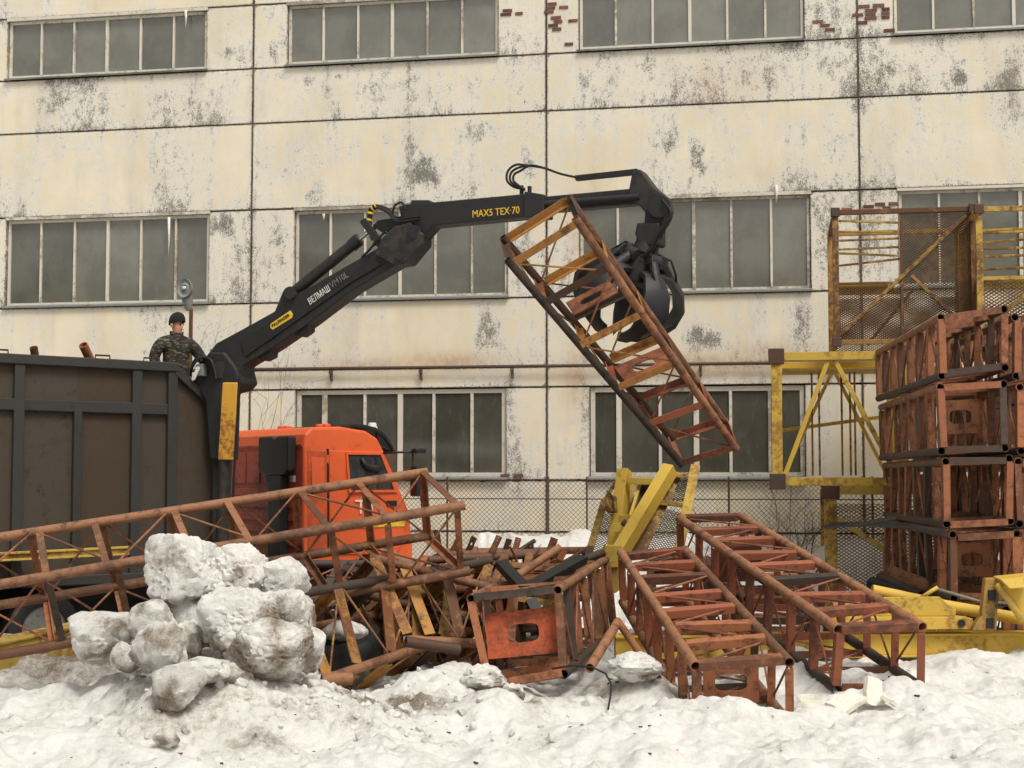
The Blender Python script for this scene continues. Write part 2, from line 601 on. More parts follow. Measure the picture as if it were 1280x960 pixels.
# ------------------------------------------------------------------ ground
def gz(x, y):
    x = np.asarray(x, float)
    y = np.asarray(y, float)
    z = 0.10 + 0.055 * np.clip(y - 13, -3, 7.5)
    back = np.clip((y - 20.5) / 2.0, 0, 1)
    back = back * back * (3 - 2 * back)
    z = z * (1 - back) + 0.1 * back
    yf = 28.3 - 0.1817 * x                      # fence line
    right = 1 / (1 + np.exp(-(x + 1.2) * 4))
    z = z + right * 1.46 * np.exp(-((y - yf + 0.4) / 1.0) ** 2) * (0.9 + 0.25 * fbm(x * 1.1, y, 3, 4))
    for px, py, Y, dh, rx, ry in ((560, 830, 16.2, .36, .75, .7), (275, 850, 15.5, .62, 1.0, .6), (250, 885, 14.4, .26, 1.2, .6), (290, 870, 14.9, .22, 1.3, .7), (60, 850, 16.0, .14, 1.0, .8), (655, 870, 16.3, -.22, .42, .4),
                                  (800, 840, 16.6, .32, .45, .6), (1040, 850, 16.9, .14, .7, .6), (1230, 815, 17.7, .20, 1.3, .9), (1040, 830, 17.2, .12, .9, .5), (620, 850, 15.3, .16, .6, .4), (480, 880, 14.7, .12, .7, .4), (330, 930, 13.8, .12, .35, .3),
                                  (860, 925, 14.2, .05, .8, .3), (920, 885, 15.1, .20, .75, .55), (1110, 850, 16.0, .12, .5, .4), (180, 935, 13.6, .06, .7, .3)):
        c = P(px, py, Y)
        z = z + dh * np.exp(-((x - c.x) / rx) ** 2 - ((y - c.y) / ry) ** 2)
    near = np.clip((60 - np.hypot(x, y)) / 30, 0, 1)
    lump = (fbm(x * 1.1, y * 1.4, 3, 1) - .5) * 0.46
    mid = np.abs(fbm(x * 3.6, y * 3.6, 3, 2) - .5) * -0.14 + 0.015
    clod = (np.maximum(fbm(x * 7, y * 7, 2, 3), .5) - .5) * 0.20 * (.3 + 1.6 * np.clip(fbm(x * 1.1, y * 1.1, 2, 8) - .35, 0, 1))
    fine = (fbm(x * 20, y * 20, 2, 6) - .5) * 0.03
    return z + near * (lump + mid + clod + fine)

def lines(a, b, d):
    return list(np.arange(a, b, d))
xs = np.array([-900, -300, -100, -50, -30, -20, -14, -10, -8, -7] + lines(-6.4, 7.6, 0.03) + lines(7.6, 10, .2) + [11, 13, 16, 20, 30, 50, 100, 300, 900])
ys = np.array([-300, -100, -30, -10, -2, 2, 5, 7, 9, 10, 11, 11.6] + lines(12, 17.6, 0.03) + lines(17.6, 20, .06) + lines(20, 31, .12) + [32, 34, 38, 45, 60, 100, 300, 900, 1500])
X, Y = np.meshgrid(xs, ys)
Z = gz(X, Y)
nx, ny = len(xs), len(ys)
me = bpy.data.meshes.new('ground')
vs = np.stack([X, Y, Z], -1).reshape(-1, 3)
ii = (np.arange(ny - 1)[:, None] * nx + np.arange(nx - 1)[None, :]).reshape(-1)
fs = np.stack([ii, ii + 1, ii + nx + 1, ii + nx], -1)
me.vertices.add(len(vs))
me.vertices.foreach_set('co', vs.ravel())
me.loops.add(fs.size)
me.loops.foreach_set('vertex_index', fs.ravel().astype(np.int32))
me.polygons.add(len(fs))
me.polygons.foreach_set('loop_start', np.arange(0, fs.size, 4, dtype=np.int32))
me.polygons.foreach_set('use_smooth', np.ones(len(fs), bool))
me.update(calc_edges=True)
dirt = np.zeros(len(vs))  # dirt, and the dark below truck and plate section painted in with it
for px, py, Y_, rx, ry, k in ((485, 868, 15.4, .6, .35, 1.0), (240, 880, 14.5, 1.0, .35, .55), (600, 850, 15.4, .35, .25, .6), (780, 850, 15.8, .5, .4, .4), (430, 900, 14.4, .7, .25, .45), (650, 870, 16.0, .5, .5, .9), (745, 830, 16.3, .5, .5, .6), (300, 880, 14.8, 1.2, .7, .45), (600, 820, 16, .5, .4, .5),
                              (560, 760, 18, 2.2, 1.6, .6), (900, 780, 19, 2.2, 2.0, .1), (200, 900, 14.3, .6, .3, .5), (340, 930, 13.8, .5, .3, .4), (60, 955, 13.2, .7, .2, .4),
                              (840, 840, 16.2, .3, .3, .5), (100, 760, 19.6, 3.2, 2.2, 1.3), (-300, 700, 24, 4, 4, .9), (300, 700, 23, 4, 4, 1.2), (560, 750, 19.5, 2.0, 1.6, 1.0)):
    c = P(px, py, Y_)
    dirt = np.maximum(dirt, k * np.exp(-((vs[:, 0] - c.x) / rx) ** 2 - ((vs[:, 1] - c.y) / ry) ** 2))
me.attributes.new('dirt', 'FLOAT', 'POINT').data.foreach_set('value', dirt.astype(np.float32))
me.materials.append(M['snow'])
ground = bpy.data.objects.new('ground', me)
COL.objects.link(ground)
tag(ground, 'dirty trampled snow covering the yard', kind='structure')
G = lambda x, y: float(gz(x, y))

# ------------------------------------------------------------------ factory building
bld = thing('factory_building', 'cream factory building with peeling paint and rows of grey windows', 'building', W0, -TH)
BX = [-17.35, -11.35, -5.35, 0.685, 6.65, 12.65, 18.65]
STAINS = [(70, 122, 28, 24, .85), (120, 118, 60, 28, .4), (215, 135, 30, 24, .4), (275, 120, 16, 28, .55), (45, 210, 24, 42, .35), (235, 215, 48, 42, .38), (12, 110, 14, 12, .5),
          (290, 70, 22, 12, .75), (348, 62, 12, 22, .85), (340, 20, 16, 26, .5), (280, 285, 20, 18, .95), (345, 290, 16, 22, .75), (352, 327, 12, 14, .7), (395, 245, 12, 22, .75), (380, 185, 34, 34, .38),
          (350, 100, 28, 14, .55), (382, 97, 8, 9, .85), (430, 100, 7, 12, .75), (470, 112, 34, 38, .62), (512, 100, 5, 24, .85), (600, 100, 44, 34, .42), (400, 130, 60, 20, .3),
          (535, 213, 24, 22, .95), (515, 180, 9, 12, .75), (605, 165, 46, 13, .6), (600, 215, 26, 26, .4), (658, 200, 8, 34, .75), (485, 165, 9, 9, .5), (330, 205, 18, 50, .45), (560, 250, 60, 12, .5),
          (740, 100, 34, 32, .48), (810, 80, 9, 14, .85), (840, 105, 26, 28, .55), (880, 80, 12, 12, .75), (935, 92, 22, 34, .6), (962, 100, 10, 30, .7), (800, 122, 24, 14, .55), (850, 128, 60, 10, .5),
          (840, 172, 12, 40, .75), (872, 195, 4, 44, .85), (725, 165, 8, 18, .6), (1045, 185, 22, 52, .48), (970, 172, 20, 26, .32), (700, 200, 12, 50, .3),
          (1100, 85, 13, 34, .7), (1128, 80, 12, 24, .5), (1195, 96, 18, 18, 1.0), (1180, 62, 12, 18, .6), (1150, 90, 34, 28, .42), (1152, 130, 6, 20, .6), (1110, 170, 22, 46, .4), (1170, 180, 54, 50, .36), (1190, 232, 28, 13, .7), (1262, 165, 14, 50, .35),
          (880, 420, 22, 22, .98), (610, 415, 18, 44, .78), (1000, 410, 14, 50, .75), (245, 402, 18, 16, .5), (372, 425, 54, 34, .48), (395, 440, 10, 20, .7), (345, 420, 8, 40, .6),
          (652, 320, 14, 66, .68), (705, 310, 18, 66, .5), (1033, 290, 20, 70, .75), (1092, 290, 28, 70, .7), (1065, 350, 30, 40, .5), (655, 20, 25, 40, .35), (700, 40, 20, 40, .4), (1040, 30, 28, 34, .4), (1095, 30, 24, 34, .5),
          (1240, 60, 20, 30, .4), (20, 300, 6, 60, .5), (320, 500, 12, 60, .4), (360, 485, 40, 10, .5), (700, 640, 30, 30, .2), (1015, 165, 5, 40, .3), (930, 240, 30, 10, .3)]
RUSTS = [(560, 452, 70, 12, .8), (870, 455, 140, 14, .8), (960, 440, 60, 12, .5), (480, 455, 90, 8, .6), (720, 470, 16, 40, .7), (930, 110, 30, 40, .22), (720, 300, 14, 60, .35), (885, 110, 20, 30, .35), (330, 470, 60, 16, .3)]
def to_sz(lst):
    return [(*FS(a, b), c / 63.0, d / 63.0, k) for a, b, c, d, k in lst]
STAINS_SZ = to_sz(STAINS)
RUSTS_SZ = to_sz(RUSTS)

def panel(s0, s1, z0, z1, y0=0.0, depth=0.16, rag=0.012, name='wall_panel', res=0.07, wear=0.0):
    s0 += .012; s1 -= .012; z0 += .010; z1 -= .010
    n = max(2, int((s1 - s0) / res)); m = max(2, int((z1 - z0) / res))
    U, V = np.meshgrid(np.linspace(s0, s1, n + 1), np.linspace(z0, z1, m + 1))
    eu = np.minimum(U - s0, s1 - U)
    ev = np.minimum(V - z0, z1 - V)
    nz = (fbm(U * 6, V * 6, 3, 11) - .5) * 2
    U2 = U.copy(); V2 = V.copy()
    U2[:, 0] += rag * np.abs(nz[:, 0]); U2[:, -1] -= rag * np.abs(nz[:, -1])
    V2[0] += rag * np.abs(nz[0]); V2[-1] -= rag * np.abs(nz[-1])
    Yv = y0 + (fbm(U * 1.5, V * 1.5, 3, 5) - .5) * 0.012
    front = np.stack([U2, Yv, V2], -1).reshape(-1, 3)
    k = n + 1
    idx = (np.arange(m)[:, None] * k + np.arange(n)[None, :]).reshape(-1)
    faces = [tuple(q) for q in np.stack([idx, idx + 1, idx + k + 1, idx + k], -1)]
    ringi = list(range(0, k)) + [r * k + n for r in range(1, m + 1)] + [m * k + c for c in range(n - 1, -1, -1)] + [r * k for r in range(m - 1, 0, -1)]
    base = len(front)
    rim = front[ringi].copy()
    rim[:, 1] = y0 + depth
    faces += [(ringi[(i + 1) % len(ringi)], ringi[i], base + i, base + (i + 1) % len(ringi)) for i in range(len(ringi))]
    allv = np.concatenate([front, rim])
    su = allv[:, 0]; sv = allv[:, 2]
    st = 0.8 * (fbm(su * .8, sv * .7, 3, 21) - .42) + 0.75 * np.clip(fbm(su * 2.6, sv * .35, 3, 31) - .5, 0, 1)
    st = st + wear * np.clip(1.6 * fbm(su * 1.1, sv * .9, 4, 61) - .35, 0, 1)
    e = np.minimum(np.minimum(su - s0, s1 - su), np.minimum(sv - z0, z1 - sv))
    st = st + 0.16 * np.exp(-np.clip(sv - z0, 0, 9) / .22) + .10 * np.exp(-np.clip(e, 0, 9) / .08)
    wu = su + (fbm(su * 3, sv * 2, 3, 41) - .5) * .5
    wv = sv + (fbm(su * 3, sv * 3, 3, 47) - .5) * .5
    for cs, cz, rs, rz, kk in STAINS_SZ:
        d = ((wu - cs) / (rs * 1.25)) ** 2 + ((wv - cz) / (rz * 1.2)) ** 2
        st = np.maximum(st, kk * 0.95 * np.exp(-d * 0.85))
    ru = np.zeros(len(su))
    for cs, cz, rs, rz, kk in RUSTS_SZ:
        ru = np.maximum(ru, kk * np.exp(-((su - cs) / rs) ** 2 - ((sv - cz) / rz) ** 2))
    ed = np.exp(-np.clip(e, 0, 9) / .045)
    me = bpy.data.meshes.new(name)
    me.from_pydata(allv.tolist(), [], faces)
    for nm, a in (('stain', st), ('rust', ru), ('edge', ed)):
        me.attributes.new(nm, 'FLOAT', 'POINT').data.foreach_set('value', a.astype(np.float32))
    me.materials.append(M['wall'])
    me.update()
    o = bpy.data.objects.new(name, me)
    COL.objects.link(o)
    o.parent = bld
    return o

def window(s0, s1, z0, z1, panes, style):
    """frame, mullions, panes and sill; local x along the wall, y into it"""
    win = bpy.data.objects.new('window', None)
    COL.objects.link(win)
    win.parent = bld
    win.matrix_basis = Matrix.Translation(Vector((s0, 0, z0)))
    w, h = s1 - s0, z1 - z0
    ft = 0.055 if style == 'up' else 0.085
    y0, y1 = 0.07, 0.13
    def b(nm, a, c, mat, bev=0):
        m = MB().span(a, c)
        return m.build(nm, mat, win, local=True, bevel=bev)
    m = MB()
    jx = lambda: random.uniform(-.006, .006)
    m.span((0, y0, h - ft + jx()), (w, y1, h)).span((0, y0, 0), (w, y1, ft)).span((0, y0 + .002, ft), (ft, y1 - .002, h - ft)).span((w - ft, y0 + .002, ft), (w, y1 - .002, h - ft))
    m.build('frame', M['frame'], win, local=True)
    if style == 'up':      # white timber strip over the head
        b('head_trim', (-.03, -.012, h + .002), (w + .03, .05, h + .05 + random.random() * .02), M['frame'])
    xsn = [0] + panes + [w]
    mid = len(panes) // 2
    for i, x in enumerate(panes):
        t = 0.062 if i == mid else 0.042
        if style == 'low':
            t = 0.10 if i in (0, mid) else 0.055
        b('mullion', (x - t / 2, y0 - .006, ft + .002), (x + t / 2, y1 - .004, h - ft - .002), M['frame'])
    for i in range(len(xsn) - 1):
        a, c = xsn[i] + .012, xsn[i + 1] - .012
        r = random.uniform(-.004, .004)
        g = MB().add([(a, y1 - .022 + r, .02), (c, y1 - .022 - r, .02), (c, y1 - .018 - r, h - .02), (a, y1 - .018 + r, h - .02)], [(0, 1, 2, 3)])
        g.add([(a, y1 + .004, .02), (c, y1 + .004, .02), (c, y1 + .004, h - .02), (a, y1 + .004, h - .02)], [(3, 2, 1, 0)])
        g.build('pane', M['pane'] if style == 'up' else M['panelow'], win, local=True)
    m = MB()
    m.add([(-.04, .06, .012), (w + .04, .06, .012), (w + .04, -.075, -.028), (-.04, -.075, -.028), (-.04, -.073, -.062), (w + .04, -.073, -.062), (w + .04, .06, -.03), (-.04, .06, -.03)],
          [(3, 2, 1, 0), (4, 5, 2, 3), (7, 6, 5, 4), (0, 7, 4, 3), (2, 5, 6, 1), (0, 1, 6, 7)])
    m.build('sill', M['sill'], win, local=True)
    return win

WR = {  # window spans per bay (s0, s1) for upper, middle and ground row
    0: ((-16.7, -12.3),) * 3, 1: ((-10.76, -6.37), (-10.7, -6.27), (-10.6, -6.3)), 2: ((-4.62, -.29), (-4.43, -.10), (-4.38, -.13)),
    3: ((1.34, 5.65), (1.34, 5.72), (1.53, 5.58)), 4: ((7.33, 11.7), (7.36, 11.75), (7.45, 11.7)), 5: ((13.3, 17.7),) * 3}
ZR = ((11.01, 12.22), (6.21, 8.0), (2.66, 4.38))
for i in range(6):
    a, c = BX[i], BX[i + 1]
    up, midw, low = WR[i]
    panel(a, c, 12.27, 14.6)
    for (w0, w1), (z0, z1), st in ((up, (10.95, 12.27), 'up'), (midw, (6.15, 8.05), 'up'), (low, (2.6, 4.40), 'low')):
        panel(a, w0, z0, z1, .004, name='brick_pier', rag=.02, wear=.45 if z0 > 5 else .1)
        panel(w1, c, z0, z1, .004, name='brick_pier', rag=.02, wear=.45 if z0 > 5 else .1)
        za, zb = z0 + .06, z1 - .05
        if st == 'low':
            zb = z1 - .02
        w = w1 - w0
        if st == 'up':
            ps = [w * k / 6 + random.uniform(-.012, .012) for k in range(1, 6)]
        else:
            ps = [w * q for q in (.135, .33, .50, .66, .84)]
        window(w0, w1, za, zb, ps, st)
    panel(a, c, 9.815, 10.95, wear=.62)
    panel(a, c, 8.05, 9.815, -.006, wear=.36)
    panel(a, c, 4.81, 6.15, wear=.12)
    panel(a, c, 4.40, 4.79, .006)
    panel(a, c, 1.6, 2.6, .03, rag=.05)
    panel(a, c, 0.0, 1.6, .02)
MB().span((-17.35, .165, 0), (18.65, .45, 14.7)).build('core_wall', M['backing'], bld, local=True)
MB().span((-17.35, .46, 0), (18.65, 12, 14.6)).build('hall', M['concrete'], bld, local=True)
MB().span((-17.6, -.35, 14.75), (18.9, 12.3, 15.0)).build('roof', M['concrete'], bld, local=True)
for s in BX[1:6]:       # rusty strips that cover the column joints
    mm = MB()
    z = 0.2
    while z < 14.5:
        dz = random.uniform(.5, 1.4)
        w = random.uniform(.008, .02)
        mm.span((s - w, -.004 - random.random() * .01, z), (s + w, .1, z + dz - random.choice([.0, .02, .05])))
        z += dz
    mm.build('joint_strip', M['darkpost'], bld, local=True)
# ledge pipe under the middle band with its hangers
mm = MB().tube([(-11.3, -.10, 4.80), (-5.3, -.10, 4.815), (.6, -.11, 4.80), (6.7, -.10, 4.80), (12.6, -.10, 4.81)], .028, 8)
mm.build('ledge_pipe', M['darkpost'], bld, local=True, smooth=True)
for px in (415, 527, 641, 876, 1040):
    s, _ = FS(px, 470)
    mm = MB().span((s - .02, -.09, 4.56), (s + .02, -.006, 4.78)).span((s - .03, -.135, 4.70), (s + .03, -.091, 4.77))
    mm.build('pipe_bracket', M['darkpost'], bld, local=True)
# bricks laid bare where the plaster fell
def brick_patch(px, py, rows):
    s, z = FS(px, py)
    for r, (x0, n) in enumerate(rows):
        for k in range(n):
            cx = s + (x0 + k) * .262 + (r % 2) * .13
            m = MB().span((-.122 + random.uniform(0, .06), -.010 - random.random() * .006, -.032), (.122 - random.uniform(0, .05), .05, .032 - random.random() * .01))
            o = m.build('brick', M['brick'], bld, local=True)
            o.matrix_basis = Matrix.Translation(Vector((cx, 0, z - r * .077))) @ Matrix.Rotation(random.uniform(-.03, .03), 4, 'Y')
for q in ((634, 13, [(0, 1), (-.6, 2)]), (690, 5, [(0, 1), (-.7, 2), (-.2, 1)]), (695, 22, [(0, 1), (-.3, 2), (-.2, 1), (-.4, 1)]), (710, 55, [(0, 1)]), (1080, 8, [(0, 2), (0, 2), (-.5, 3), (0, 2), (-.2, 1)]),
          (1022, 27, [(0, 1), (0, 1)]), (1038, 37, [(0, 1)]), (1112, 38, [(0, 1)]), (1084, 258, [(0, 1)]), (1099, 255, [(0, 2), (0, 1)]), (640, 594, [(-.5, 2)]), (1060, 262, [(0, 1)])):
    brick_patch(*q)
# icicles / drips and a torn strip at the window heads
for px, py, L in ((233, 14, .35), (212, 272, .8), (405, 268, .12), (970, 232, .35)):
    s, z = FS(px, py)
    MB().tube([(s, -.03, z), (s + .01, -.035, z - L * .5), (s, -.03, z - L)], [.03, .022, .008], 6).build('icicle', M['white'], bld, local=True, smooth=True)

# guessed hall, added unseen behind the viewer for the window glass to reflect
oh = thing('added_reflection_hall', 'long dark hall with saw tooth gables added unseen for the windows to reflect', 'building', (0, -34, 0))
pts = [(-75, 0)]
for k in range(7):
    x = -75 + k * 22
    pts += [(x, 14.6), (x + 14, 18.6), (x + 21.9, 14.8)]
pts += [(79, 0)]
MB().prism([(x, -34, z) for x, z in pts], (0, -20, 0)).build('hall_wall', plain('dark_hall_render', S(72, 68, 62), 0.9), oh)
# ------------------------------------------------------------------ chain-link fence
def lattice(m, o, ex, ey, w, h, cw, ch, r, nrm):
    """crossing diagonal wires inside a w x h rectangle"""
    for sgn in (1, -1):
        k = -int(h / ch) - 2
        while True:
            x0 = k * cw
            if x0 > w + (h / ch) * cw:
                break
            # line: x = x0 + sgn * (y/ch)*cw
            pts = []
            ya, yb = 0.0, h
            def xat(y):
                return x0 + sgn * y / ch * cw if sgn > 0 else x0 - y / ch * cw
            # clip on x in [0,w]
            for bound in (0, w):
                yy = sgn * (bound - x0) * ch / cw
                if sgn > 0:
                    if bound == 0: ya = max(ya, yy)
                    else: yb = min(yb, yy)
                else:
                    if bound == 0: yb = min(yb, yy)
                    else: ya = max(ya, yy)
            k += 1
            if yb - ya < .01:
                continue
            p = o + ex * xat(ya) + ey * ya + nrm * (sgn * r * .7)
            q = o + ex * xat(yb) + ey * yb + nrm * (sgn * r * .7)
            m.tube([p, q], r, 3, caps=False)
    return m

FO = W0 - FN * 1.1
def fpt(px, z):
    q = hit(px, 600, FO, FN)
    return Vector((q.x, q.y, z))
fa = fpt(380, 0.2)
fb = fpt(1420, 0.2)
fence = thing('chain_link_fence', 'grey chain link fence standing in snow in front of the factory wall', 'fence', fa)
fl = (fb - fa)
flen = fl.length
fe = fl.normalized()
lattice(MB(), fa, fe, Vector((0, 0, 1)), flen, 2.42, .088, .088, .0046, -FN).build('wire_mesh', M['wire'], fence)['kind'] = 'stuff'
for z in (2.25, 2.6):
    bar('rail_wire', fa + Vector((0, 0, z - .2)) - FN * .02, fb + Vector((0, 0, z - .2)) - FN * .02, 'rod', M['darkpost'], .011 if z < 2.5 else .005, parent=fence)
for px, r in ((560, .02), (685, .034), (734, .016), (911, .02), (1090, .02), (1260, .03)):
    q = fpt(px, 0)
    bar('post', q - FN * .05, q - FN * .05 + Vector((0, 0, 2.66)), 'rod', M['darkpost'], r, parent=fence)

# ------------------------------------------------------------------ bare shrubs
def shrub(px, py, Y, h, n, label, spread=.5, seed=1, ztop=None):
    rr = random.Random(seed)
    b = P(px, py, Y)
    b.z = G(b.x, b.y) - .03
    root = thing('bare_shrub', label, 'shrub', b, group='bare shrubs along the fence')
    for i in range(n):
        m = MB()
        def grow(p, d, L, r, lev):
            pts = [p]
            rs = [r]
            q = p
            for k in range(4):
                d = (d + Vector((rr.gauss(0, .13), rr.gauss(0, .13), rr.gauss(.03, .1)))).normalized()
                q = q + d * L / 4
                pts.append(q)
                rs.append(r * (1 - .17 * (k + 1)))
                if lev < 3 and k >= 0 and rr.random() < .85:
                    dd = (d + Vector((rr.gauss(0, .55), rr.gauss(0, .4), rr.gauss(.1, .35)))).normalized()
                    grow(q, dd, L * rr.uniform(.4, .62), r * .6, lev + 1)
            m.tube(pts, rs, 4, caps=False)
        a = rr.uniform(0, 6.28)
        d = Vector((math.cos(a) * spread * rr.random(), math.sin(a) * spread * rr.random(), 1)).normalized()
        grow(b + Vector((rr.gauss(0, .05), rr.gauss(0, .05), 0)), d, h * rr.uniform(.75, 1.05), .011, 0)
        m.build('stem', M['twig'], root)
    return root
shrub(652, 668, 27.0, .62, 5, 'small bushy leafless shrub on the snow bank left of the yellow machine frame', 1.2, 1)
shrub(975, 690, 26.2, 1.15, 5, 'tall thin leafless shrub between red sections and yellow tower', .5, 2)
shrub(1004, 690, 26.4, .9, 3, 'short leafless shrub close by the leg of the yellow tower', .5, 3)
shrub(320, 560, 28.3, 3.9, 4, 'tall leafless shrub rising behind the orange truck cab', .35, 4)
shrub(872, 690, 26.7, .7, 3, 'low leafless shrub behind the yellow machine frame', .8, 5)

# ------------------------------------------------------------------ truck
TA = R(40)
TC = Vector((-3.26, 24, 0))
th_ = Vector((math.cos(TA), math.sin(TA), 0))
tn_ = Vector((-math.sin(TA), math.cos(TA), 0))
truck = thing('scrap_truck', 'orange cab truck with tall dark grey bin and black loader crane', 'truck', TC, TA)

def TR(px, py, off=0.0):
    c = TC + tn_ * off
    q = hit(px, py, c, tn_) - TC
    return q.dot(th_), q.z

def part(name):
    o = bpy.data.objects.new(name, None)
    COL.objects.link(o)
    o.parent = truck
    return o

# cab
CW = 2.5
prof = [(0, 1.25), (0, 3.12), (.03, 3.32), (.14, 3.44), (.7, 3.46), (1.2, 3.40), (1.42, 3.28), (1.56, 3.05), (1.92, 2.3), (2.03, 2.1), (2.12, 1.5), (2.1, 1.0), (1.75, 1.0), (1.6, 1.35), (1.2, 1.45), (.9, 1.25)]
mm = MB()
n = len(prof)
for y in (0, CW):
    for x, z in prof:
        ins = max(0, z - 2.4) * .05
        mm.v.append(Vector((x, y + ins if y == 0 else y - ins, z)))
mm.f = [tuple(range(n)), tuple(range(2 * n - 1, n - 1, -1))] + [((i + 1) % n, i, i + n, (i + 1) % n + n) for i in range(n)]
cab = mm.build('cab', M['cab'], truck, local=True, bevel=.05, seg=3)
def inset(z):
    return max(0, z - 2.4) * .05
def side_poly(pts, y_out, thick, name, mat, bevel=0, parent=cab):
    m = MB().prism([(x, inset(z) - y_out, z) for x, z in pts], (0, thick, 0))
    return m.build(name, mat, parent, local=True, bevel=bevel)
def px_poly(pts):
    return [TR(*q) for q in pts]
# rear wall skin with pressed ribs (grimy, its shaded tone painted in as well)
mm = MB().span((-.012, .06, 1.27), (-.002, CW - .06, 3.1))
for z in (1.55, 1.75, 1.95, 2.15, 2.35):
    mm.span((-.035, .15, z), (-.012, CW - .15, z + .11))
mm.span((-.03, 1.35, 2.55), (-.012, 1.75, 3.05)).span((-.03, 1.82, 2.55), (-.012, 2.3, 3.05)).span((-.028, .08, 3.13), (-.004, CW - .08, 3.17))
mm.build('rear_panel', M['cab_dirt_shade'], cab, local=True, bevel=.012)
# side: sleeper panel, door with raised frame, window, grooves
side_poly([(.06, 1.5), (.06, 3.08), (.42, 3.06), (.42, 1.5)], .012, .03, 'sleeper_panel', M['cab'], .01)
side_poly([(.12, 2.5), (.12, 2.96), (.36, 2.95), (.36, 2.5)], .020, .012, 'pressed_panel', M['cab'], .008)
door = side_poly([(.46, 1.42), (.46, 3.07), (1.5, 3.06), (1.83, 2.35), (1.9, 2.1), (1.9, 1.55), (1.72, 1.38)], .022, .04, 'door', M['cab'], .012)
side_poly([(.415, 1.4), (.415, 3.1), (.46, 3.1), (.46, 1.4)], .002, .01, 'door_seam', M['trim'])
side_poly([(.83, 2.43), (.79, 3.02), (1.45, 3.02), (1.71, 2.43)], .026, .006, 'side_window', M['cabglass'])
fr = MB()
ring = [(.80, 2.40), (.76, 3.05), (1.47, 3.05), (1.76, 2.40)]
ring2 = [(.84, 2.44), (.80, 3.01), (1.44, 3.01), (1.70, 2.44)]
for i in range(4):
    j = (i + 1) % 4
    fr.prism([(x, inset(z) - .045, z) for x, z in (ring[i], ring[j], ring2[j], ring2[i])], (0, .02, 0))
fr.build('window_frame', M['cab'], cab, local=True)
side_poly([(1.36, 2.45), (1.33, 3.0), (1.36, 3.0), (1.39, 2.45)], .034, .01, 'window_divider', M['trim'])
side_poly([(.45, 1.82), (.45, 1.91), (1.93, 1.93), (1.93, 1.84)], .030, .012, 'yellow_stripe', M['labelyellow'])
side_poly([(1.55, 2.18), (1.55, 2.26), (1.75, 2.26), (1.75, 2.18)], .04, .02, 'door_handle', M['trim'])
# wind screen
xa, za, xb, zb = 1.575, 3.03, 1.915, 2.33
mm = MB().add([(xa + .012, .16, za), (xb + .012, .1, zb), (xb + .012, CW - .1, zb), (xa + .012, CW - .16, za)], [(0, 1, 2, 3)])
mm.build('windscreen', M['cabglass'], cab, local=True)
# roof visor: curved dark sheet
mm = MB()
arc = [(.95, 3.50), (1.2, 3.50), (1.42, 3.46), (1.6, 3.36), (1.74, 3.20), (1.80, 3.10)]
for y in (.1, CW - .1):
    for (x, z) in arc:
        mm.v.append(Vector((x, y, z)))
    for (x, z) in arc:
        mm.v.append(Vector((x - .02, y, z - .05)))
k = len(arc)
for i in range(k - 1):
    mm.f += [(i, i + 1, 2 * k + i + 1, 2 * k + i), (k + i + 1, k + i, 3 * k + i, 3 * k + i + 1), (i + 1, i, k + i, k + i + 1), (2 * k + i, 2 * k + i + 1, 3 * k + i + 1, 3 * k + i)]
mm.f += [(0, 2 * k, 3 * k, k), (k - 1, 2 * k - 1, 4 * k - 1, 3 * k - 1)]
mm.prism([(1.42, .12, 3.47), (1.75, .12, 3.2), (1.80, .12, 3.08), (1.5, .12, 3.16)], (0, .03, 0))
mm.build('sun_visor', M['trim'], cab, local=True, smooth=True, angle=40)
for y in (.55, .75, 1.75, 1.95):
    MB().box((.75, y, 3.49), (.12, .09, .06)).build('roof_marker_light', M['cab'], cab, local=True, bevel=.02)
MB().tube([(1.52, .35, 3.45), (1.52, .35, 3.55)], [.09, .06], 12).build('beacon', M['white'], cab, local=True, smooth=True, angle=40)
# mirror on its arm
mm = MB().tube([(1.5, .02, 3.04), (1.85, -.18, 3.06), (2.0, -.26, 3.05)], .018, 6).tube([(1.95, -.2, 3.06), (1.9, -.3, 2.6)], .014, 6)
mm.build('mirror_arm', M['trim'], cab, local=True, smooth=True)
MB().box((1.93, -.3, 2.58), (.09, .2, .5)).build('side_mirror', M['trim'], cab, local=True, bevel=.03)
MB().box((2.0, -.3, 3.08), (.22, .16, .09)).build('kerb_mirror', M['trim'], cab, local=True, bevel=.03)
MB().tube([(1.05, -.03, 2.95), (1.12, -.035, 2.83), (1.28, -.04, 2.78), (1.42, -.045, 2.8)], [.03, .05, .06, .05], 8).build('window_deflector', M['trim'], cab, local=True, smooth=True)
# black intake on the rear wall, its stack going down
mm = MB().prism([(-.05, .18, 2.75), (-.05, .18, 3.30), (-.05, .5, 3.30), (-.05, .62, 3.26), (-.05, .74, 3.30), (-.05, 1.1, 3.30), (-.05, 1.1, 2.75), (-.05, .9, 2.68), (-.05, .3, 2.68)], (-.16, 0, 0))
mm.build('air_intake', M['trim'], truck, local=True, bevel=.03)
MB().span((-.2, .40, 1.2), (-.06, .80, 2.68)).build('intake_duct', M['trim'], truck, local=True, bevel=.02)
for y in (.22, 1.0):
    MB().box((-.09, y, 2.62), (.05, .1, .1)).build('intake_latch', M['sill'], truck, local=True)

